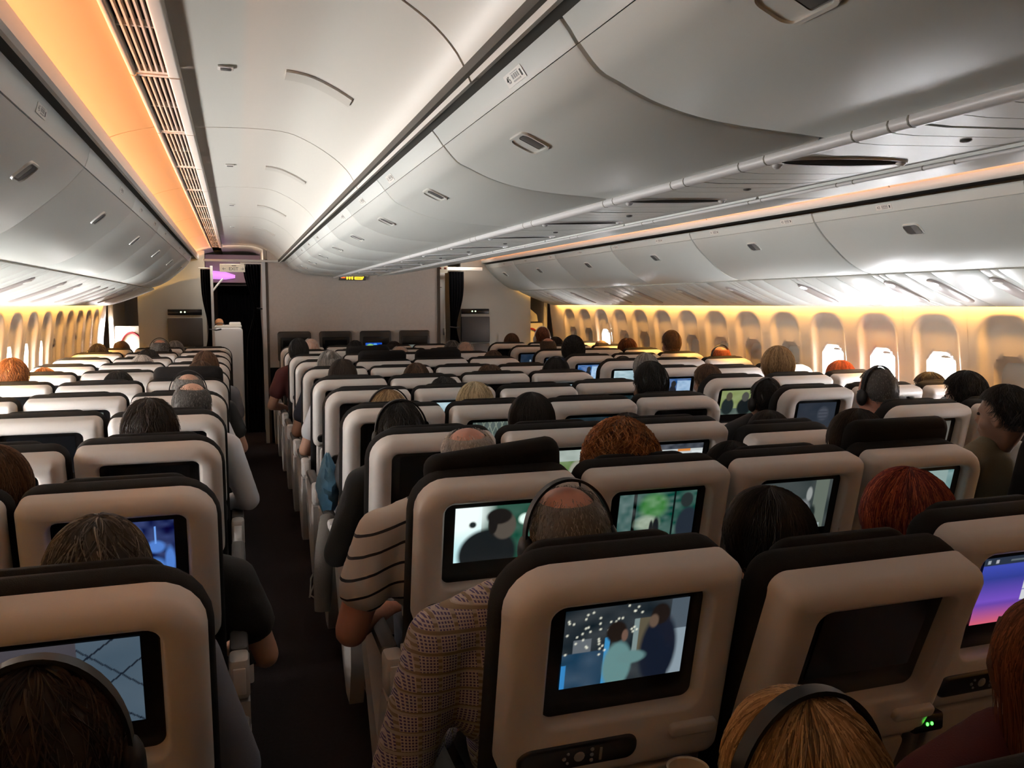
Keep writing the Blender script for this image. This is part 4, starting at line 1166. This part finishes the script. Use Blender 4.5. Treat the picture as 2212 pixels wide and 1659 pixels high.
def pattern_plaid():
    m = mat('cloth_plaid', (.3, .2, .1), .85); nt = m.node_tree; b = nt.nodes['Principled BSDF']
    tc = nt.nodes.new('ShaderNodeTexCoord'); sep = nt.nodes.new('ShaderNodeSeparateXYZ'); nt.links.new(tc.outputs['Object'], sep.inputs[0])
    def math_(op, a, bb=None):
        n = nt.nodes.new('ShaderNodeMath'); n.operation = op
        for i, q in enumerate((a, bb)):
            if q is None: continue
            if isinstance(q, (int, float)): n.inputs[i].default_value = q
            else: nt.links.new(q, n.inputs[i])
        return n.outputs[0]
    ya = math_('MULTIPLY_ADD', sep.outputs['Y'], .15); nt.links.new(sep.outputs['X'], ya.node.inputs[2])
    def stripe(c, period, lo):
        return math_('GREATER_THAN', math_('FRACT', math_('DIVIDE', c, period)), lo)
    def mix(fac, A, B):
        n = nt.nodes.new('ShaderNodeMix'); n.data_type = 'RGBA'; nt.links.new(fac, n.inputs['Factor'])
        for nm, q in (('A', A), ('B', B)):
            if isinstance(q, tuple): n.inputs[nm].default_value = (*q, 1)
            else: nt.links.new(q, n.inputs[nm])
        return n.outputs['Result']
    big = math_('MULTIPLY', stripe(ya, .040, .20), stripe(sep.outputs['Z'], .040, .20))
    fine = math_('MULTIPLY', stripe(ya, .0062, .40), stripe(sep.outputs['Z'], .0062, .40))
    inner = mix(fine, (.50, .45, .44), (.06, .045, .15))
    outer = mix(stripe(sep.outputs['Z'], .013, .5), (.20, .155, .10), (.38, .35, .31))
    nt.links.new(mix(big, outer, inner), b.inputs['Base Color'])
    return m
def pattern_stripe():
    m = mat('cloth_stripe', (.7, .66, .6), .85); nt = m.node_tree; b = nt.nodes['Principled BSDF']
    tc = nt.nodes.new('ShaderNodeTexCoord'); mp = nt.nodes.new('ShaderNodeMapping'); mp.inputs['Rotation'].default_value = (0, R(16), 0)
    sep = nt.nodes.new('ShaderNodeSeparateXYZ'); nt.links.new(tc.outputs['Object'], mp.inputs['Vector']); nt.links.new(mp.outputs['Vector'], sep.inputs[0])
    ns = nt.nodes.new('ShaderNodeTexNoise'); ns.inputs['Scale'].default_value = 9; nt.links.new(tc.outputs['Object'], ns.inputs['Vector'])
    a = nt.nodes.new('ShaderNodeMath'); a.operation = 'MULTIPLY_ADD'; nt.links.new(ns.outputs['Fac'], a.inputs[0]); a.inputs[1].default_value = .012; nt.links.new(sep.outputs['Z'], a.inputs[2])
    d = nt.nodes.new('ShaderNodeMath'); d.operation = 'DIVIDE'; nt.links.new(a.outputs[0], d.inputs[0]); d.inputs[1].default_value = .055
    f = nt.nodes.new('ShaderNodeMath'); f.operation = 'FRACT'; nt.links.new(d.outputs[0], f.inputs[0])
    g = nt.nodes.new('ShaderNodeMath'); g.operation = 'GREATER_THAN'; nt.links.new(f.outputs[0], g.inputs[0]); g.inputs[1].default_value = .86
    mx = nt.nodes.new('ShaderNodeMix'); mx.data_type = 'RGBA'; mx.inputs['A'].default_value = (.66, .61, .56, 1); mx.inputs['B'].default_value = (.012, .012, .018, 1)
    nt.links.new(g.outputs[0], mx.inputs['Factor']); nt.links.new(mx.outputs['Result'], b.inputs['Base Color'])
    return m
# headphones in head space
hb = MB(); pts = [(.094 * math.cos(R(a)), -.012, .012 + .118 * math.sin(R(a))) for a in range(-8, 189, 7)]
hb.rings([[(p[0] + n_[0] * .0, p[1] + w_, p[2]) if False else (p[0] * k_, p[1] + w_, .012 + (p[2] - .012) * k_) for k_, w_ in ((1.0, -.010), (1.05, -.010), (1.05, .010), (1.0, .010))] for p in pts for n_ in [(0, 0)]])
HP_BAND = hb.mesh('headband', mat('headphone_black', (.010, .010, .011), .45, spec=.2))
hc = MB()
HP_CUP = MB().ell((0, 0, 0), (.018, .032, .040), 14, 10).mesh('ear_cup', MATS['headphone_black'])
cloths = {'navy': (.015, .018, .035), 'black': (.010, .010, .011), 'grey': (.12, .12, .13), 'white': (.60, .58, .55), 'olive': (.10, .085, .05), 'maroon': (.07, .012, .014), 'blue': (.05, .09, .18), 'slate': (.16, .17, .21), 'brown': (.07, .045, .03), 'teal': (.03, .10, .11)}
PLAIDM, STRIPEM = pattern_plaid(), pattern_stripe()
TROU = cloth_mat('trousers', (.016, .016, .022))
HPS = {'medium': 1.07, 'long': 1.07, 'short': 1.04, 'messy': 1.06, 'curly': 1.1}
def person(c, r, label, hair='short', hcol='dark', skin='p', shirt='black', pose='lap', long=False, dx=0, dy=0, dz=0, sc=1.0, yaw=0, hp=None, hscale=1.0, slouch=0):
    x, y = seat_xy(c, r)
    if slouch and pose == 'lap': pose = 'slouch'
    bm_, ss, sl, tr_, HM, H = body(pose)
    o = inst('person', bm_, m=skin_mat(skin), loc=(x + dx, y + dy, dz), rot=(0, 0, R(yaw)), scale=(1, 1, sc))
    sm = PLAIDM if shirt == 'plaid' else STRIPEM if shirt == 'stripe' else cloth_mat(shirt, cloths[shirt])
    inst('shirt', sl if long else ss, o, m=sm)
    inst('trousers', tr_, o, m=TROU)
    if hair:
        h = inst('hair', hair_for(hair), o, m=hair_mat(hcol, *HC[hcol])); h.matrix_local = HM @ Matrix.Diagonal((hscale, hscale, hscale, 1))
    for s in (-1, 1):
        e = inst('eye', EYE, o); e.matrix_local = HM @ Matrix.Translation((s * .030, .083, .004))
    tag(o, label, 'person', 'seated passengers')
    if hp:
        root = empty('headphones'); root.matrix_world = Matrix.Translation((x + dx, y + dy, dz)) @ Matrix.Rotation(R(yaw), 4, 'Z') @ Matrix.Diagonal((1, 1, sc, 1)) @ HM @ Matrix.Diagonal((max(1, hscale * HPS.get(hair, 1)),) * 3 + (1,))
        mm = mat('headphone_white', (.6, .6, .58), .4) if hp == 'white' else MATS['headphone_black']
        inst('headband', HP_BAND, root, m=mm)
        for s in (-1, 1): inst('ear_cup', HP_CUP, root, m=mm, loc=(s * .093, -.008, -.012))
        tag(root, '%s headphones on person in %s, %s' % (hp, PLACE[c].replace(' of the ', ' of '), 'row beside the camera' if r == 0 else ORD[r - 1] + ' row'), 'headphones', 'headphones worn by passengers')
    return o
def lab(c, r, extra=''):
    return 'person%s, %s, %s' % (extra or ' sitting', PLACE[c].replace(' of the ', ' of '), 'row by camera' if r == 0 else ORD[r - 1] + ' row')
PEOPLE = [
    # row beside the camera
    ('C', 0, dict(hair='short', hcol='dark', shirt='black', dy=0.14, dx=0.055, hp='black', pose='slouch', sc=1.02)),
    ('D', 0, dict(hair='medium', hcol='blond', shirt='black', dy=0.05, dx=0.016, hp='black', hscale=1.08, slouch=1, sc=0.943)),
    ('E', 0, dict(hair='long', hcol='auburn', shirt='maroon', dy=0.07, dx=0.02, slouch=1, sc=1.005)),
    # left block
    ('C', 1, dict(hair='short', hcol='greydark', shirt='slate', long=True, pose='wideR', dx=-0.044, sc=0.964, hscale=1.05)),
    ('B', 2, dict(hair='medium', hcol='brown', shirt='navy', dx=0.149, sc=0.988)),
    ('C', 2, dict(hair='short', hcol='dark', shirt='black', pose='wideR', dx=0.04, dz=-0.16, dy=0.1)),
    ('C', 3, dict(hair='messy', hcol='dark', shirt='black', sc=1.008, dx=-0.02)),
    ('C', 4, dict(hair='fringe', hcol='greydark', skin='p', shirt='white', long=True, pose='wideR', dx=0.014, sc=1.009)),
    ('C', 5, dict(hair='fringe', hcol='grey', skin='p', shirt='white', hp='black', pose='wideR', sc=0.994, dx=-0.041)),
    ('C', 6, dict(hair='short', hcol='brown', shirt='black', pose='wideR', dx=-0.007, sc=1.0)),
    ('C', 7, dict(hair='medium', hcol='brown', shirt='grey', dx=0.068, sc=1.014)),
    ('A', 6, dict(hair='short', hcol='ginger', shirt='black', dx=-0.022, sc=1.029)),
    ('B', 6, dict(hair='short', hcol='black', shirt='black', dx=0.069, sc=0.959)),
    ('A', 7, dict(hair='short', hcol='ginger', shirt='grey', slouch=1, dx=-0.008, sc=1.006)),
    ('B', 8, dict(hair='medium', hcol='white', shirt='blue', dx=0.052, sc=0.963)),
    ('B', 9, dict(hair='messy', hcol='black', shirt='black', dx=0.024, sc=0.964)),
    ('B', 10, dict(hair='fringe', hcol='greydark', skin='r', shirt='black', hp='black', sc=1.019, dx=0.058)),
    ('B', 11, dict(hair='short', hcol='grey', shirt='grey', dx=0.143, sc=0.976)),
    ('A', 10, dict(hair='short', hcol='dark', shirt='black', dx=-0.003, sc=0.986)),
    ('A', 11, dict(hair='crop', hcol='brown', shirt='black', skin='r', dx=0.104, sc=0.984)),
    # middle block
    ('D', 1, dict(hair='fringe', hcol='grey', skin='r', shirt='plaid', pose='leanL', long=True, hp='black', dx=0.014, sc=0.993)),
    ('E', 1, dict(hair='medium', hcol='black', shirt='black', dx=-0.002, sc=0.95, hscale=1.04)),
    ('F', 1, dict(hair='long', hcol='red', shirt='black', dx=-0.088, sc=0.965, hscale=1.03)),
    ('D', 2, dict(hair='fringe', hcol='white', skin='r', shirt='stripe', pose='leanL', dx=0.023, dy=0.03, sc=1.0)),
    ('E', 2, dict(hair='curly', hcol='ginger', shirt='brown', hscale=1.16, dx=0.001, sc=0.967)),
    ('F', 2, dict(hair='medium', hcol='black', shirt='black', dx=-0.071, slouch=1, sc=0.987)),
    ('G', 2, dict(hair='medium', hcol='dark', shirt='black', dx=-0.049, sc=0.991)),
    ('D', 3, dict(hair='short', hcol='black', skin='b', shirt='black', hp='black', pose='wideL', dx=0.005, long=True, sc=0.987)),
    ('E', 3, dict(hair='medium', hcol='black', shirt='black', dx=-0.021, sc=0.999)),
    ('F', 3, dict(hair='short', hcol='dark', shirt='black', slouch=1, dx=-0.07, sc=0.987)),
    ('G', 3, dict(hair='medium', hcol='dark', shirt='black', dx=0.147, slouch=1, sc=0.971)),
    ('D', 4, dict(hair='medium', hcol='blond', shirt='grey', hp='black', dx=0.014, sc=0.96)),
    ('E', 4, dict(hair='medium', hcol='paleblond', shirt='white', dx=-0.038, sc=0.979)),
    ('G', 4, dict(hair='short', hcol='black', skin='b', shirt='black', dx=-0.036, sc=1.043)),
    ('E', 5, dict(hair='messy', hcol='black', shirt='black', slouch=1, dx=-0.001, sc=1.01)),
    ('D', 6, dict(hair='medium', hcol='dark', shirt='white', pose='wideL', dx=0.065, sc=0.998)),
    ('E', 6, dict(hair='short', hcol='brown', shirt='black', dx=-0.006, sc=0.971)),
    ('F', 6, dict(hair='messy', hcol='brown', shirt='brown', dx=0.029, sc=0.95)),
    ('G', 6, dict(hair='medium', hcol='black', shirt='black', hp='black', dx=0.035, sc=0.981)),
    ('D', 7, dict(hair='bun', hcol='grey', shirt='navy', sc=1.011, pose='wideL', dx=0.064)),
    ('F', 9, dict(hair='thin', hcol='white', shirt='white', dx=-0.16, sc=0.977)),
    ('G', 8, dict(hair='short', hcol='brown', shirt='black', dx=0.049, sc=0.959)),
    ('G', 9, dict(hair='thin', hcol='grey', shirt='grey', dx=0.004, sc=1.004)),
    ('G', 10, dict(hair='short', hcol='greydark', shirt='grey', dx=0.072, sc=0.978)),
    ('D', 9, dict(hair='short', hcol='black', shirt='maroon', dx=-0.051, pose='wideL', sc=1.035)),
    ('D', 10, dict(hair='thin', hcol='white', shirt='white', dx=0.047, sc=1.018)),
    ('E', 10, dict(hair='short', hcol='black', shirt='black', sc=0.988, dx=0.006)),
    ('F', 10, dict(hair='short', hcol='dark', shirt='black', dx=-0.078, sc=0.977)),
    # right block
    ('H', 2, dict(hair='short', hcol='black', skin='d', shirt='olive', pose='turnL', dx=0.082, dy=0.14, sc=1.018, yaw=6)),
    ('H', 3, dict(hair='crop', hcol='greydark', skin='r', shirt='black', hp='black', dx=-0.074, sc=1.042)),
    ('J', 3, dict(hair='short', hcol='black', shirt='black', dx=-0.004, sc=1.007, hscale=1.08)),
    ('H', 4, dict(hair='short', hcol='black', skin='d', shirt='black', hp='black', dx=-0.152, slouch=1, sc=1.011)),
    ('K', 4, dict(hair='short', hcol='dark', shirt='black', dx=0.069, sc=0.953)),
    ('H', 5, dict(hair='short', hcol='brown', shirt='black', dx=-0.06, sc=0.969)),
    ('J', 5, dict(hair='medium', hcol='blond', shirt='black', dx=0.006, sc=1.041, hscale=1.12)),
    ('K', 5, dict(hair='medium', hcol='orange', shirt='blue', sc=0.97, dx=0.049)),
    ('H', 6, dict(hair='medium', hcol='grey', shirt='grey', dx=-0.112, sc=0.991)),
    ('H', 7, dict(hair='short', hcol='black', shirt='black', slouch=1, dx=0.075, sc=1.001)),
    ('K', 7, dict(hair='fringe', hcol='orange', skin='r', shirt='white', hp='black', dx=0.063, sc=0.995)),
    ('K', 8, dict(hair='short', hcol='brown', shirt='black', sc=1.08, dx=0.008)),
    ('H', 8, dict(hair='curly', hcol='black', shirt='black', sc=1.036, dx=-0.057)),
    ('K', 9, dict(hair='messy', hcol='auburn', shirt='brown', dx=-0.077, sc=0.995)),
    ('H', 9, dict(hair='fringe', hcol='brown', skin='r', shirt='black', sc=1.017, dx=-0.014)),
    ('K', 10, dict(hair='fringe', hcol='sandy', skin='l', shirt='grey', dx=-0.016, sc=0.966)),
    ('J', 10, dict(hair='short', hcol='black', shirt='black', dx=-0.105, sc=0.991)),
    ('J', 11, dict(hair='short', hcol='auburn', shirt='brown', hp='white', sc=1.059, dx=0.023)),
    ('H', 11, dict(hair='medium', hcol='brown', shirt='black', dx=0.112, sc=1.003)),
]
EXTRA = {('D', 1): ' in a plaid shirt', ('D', 2): ' in a white shirt with black stripes', ('C', 1): ' with grey sleeve in the aisle', ('C', 4): ' in a white shirt', ('H', 2): ' turned sideways'}
for c, r, kw in PEOPLE:
    person(c, r, lab(c, r, EXTRA.get((c, r), '')), **kw)

# ------------------------------------------------------------------ loose things
cup = MB(); n = 24; prof = [(.026, 0), (.036, .085), (.0385, .088), (.0385, .091), (.034, .089), (.025, .004)]
cup.rings([[(r_ * math.cos(2 * math.pi * i / n), r_ * math.sin(2 * math.pi * i / n), z) for i in range(n)] for r_, z in prof])
def tray(x, y, z, w, d, label):
    t = empty('open_tray_table', (x, y, z))
    MB().box(-w / 2, w / 2, -d, 0, -.018, 0, .008).obj('table_top', M_SHELL, t)
    for s in (-1, 1): MB().box(s * (w / 2 + .008) - .006, s * (w / 2 + .008) + .006, -.10, .10, -.03, -.012, .003).obj('support_arm', M_ARMW, t)
    tag(t, label, 'tray table')
    return t
tray(-.72, 1.30, .73, .38, .24, 'white tray table folded down behind the nearest middle aisle seat')
c_ = cup.obj('paper_cup', mat('paper_cream', (.66, .56, .42), .8), loc=(-.635, 1.245, .731))
tag(c_, 'small cream paper cup on the tray behind the nearest aisle seat', 'cup')
tray(.02, 1.22, .70, .40, .25, 'grey tray table folded down at the bottom right corner')
tray(-.74, 2.12, .72, .44, .27, 'white tray table folded down in front of the plaid shirt person')
t = empty('power_socket', (-.02, 1.33, .77)); MB().box(-.04, .04, -.02, .02, -.02, .02, .006).obj('case', M_BEZEL, t)
for k in (-.006, .006): MB().ell((k, -.021, 0), (.003, .003, .004), 8, 6).obj('indicator', M_LEDG, t)
tag(t, 'black power socket with two green lights at lower right', 'socket')
# belt buckle over an armrest
t = empty('seat_belt', (-1.385, 2.42, .62))
MB().tube([(-.06, .05, -.05), (-.02, .02, .02), (.01, 0, .03), (.02, -.02, .005)], .010, 6).obj('strap', M_BLACK, t)
bk = MB(); o1 = rrect(-.022, .022, -.030, .030, .006, 3); o2 = rrect(-.009, .009, -.016, .006, .003, 3)
bk.rings([[(x, z * .4 - .03, z - .01) for x, z in o1], [(x, z * .4 - .03, z - .01) for x, z in o2], [(x, z * .4 - .026, z - .01) for x, z in o2], [(x, z * .4 - .026, z - .01) for x, z in o1], [(x, z * .4 - .03, z - .01) for x, z in o1]], False)
bk.obj('buckle_tongue', mat('buckle_silver', (.6, .6, .58), .35, metal=.4), t, False)
tag(t, 'seat belt with silver tongue hanging into the left aisle', 'seat belt')
# blue plastic bag hanging by a middle aisle seat
bg_ = MB(); rings = []
for j in range(13):
    u = j / 12; rr = .105 * math.sin(math.pi * (.12 + .83 * u)) ** .8 * (1 - .35 * u)
    rings.append([(rr * .6 * math.cos(a) * (1 + .12 * math.sin(5 * a + j)), rr * math.sin(a) * (1 + .12 * math.cos(4 * a + 2 * j)), (.27 * u + .012 * math.sin(6 * a + 3 * u))) for a in [2 * math.pi * i / 18 for i in range(18)]])
bg_.rings(rings)
b_ = bg_.obj('plastic_bag', mat('bag_blue', (.10, .26, .42), .4, var=.3, vscale=30), loc=(-.985, 4.02, .66))
tag(b_, 'light blue plastic bag hanging beside the fourth row aisle seat', 'bag')
# rolled grey blanket over an armrest in the aisle
bl = MB().tube([(0, .16, .66), (-.01, .10, .67), (-.03, .05, .55), (-.045, .02, .40), (-.05, 0, .27)], [.02, .035, .042, .044, .036], 12)
b_ = bl.obj('blanket', mat('blanket_grey', (.11, .10, .09), .95, bump=.6, bscale=120), loc=(-1.0, 3.72, 0))
tag(b_, 'grey blanket draped over an aisle armrest of the middle block', 'blanket')
cb = MB().tube([(0, 0, .25), (-.04, .02, .16), (-.05, -.03, .09), (0, -.05, .06), (.03, 0, .10), (-.02, .05, .13), (-.05, .02, .06)], .005, 6)
b_ = cb.obj('cable', mat('cable_pale', (.35, .35, .33), .5), loc=(-1.02, 4.20, .10))
tag(b_, 'pale looped cable dangling into the left aisle beside the middle block', 'cable')
# earphone wire of the person in the third seat
ew = MB().tube([(-.06, 1.56, 1.13), (-.075, 1.55, 1.06), (-.065, 1.55, 1.02), (-.10, 1.54, .97), (-.11, 1.53, .93)], .0018, 5)
b_ = ew.obj('earphone_wire', mat('wire_white', (.6, .58, .55), .5)); tag(b_, 'thin white earphone wire behind the third middle seat of the nearest row', 'wire')
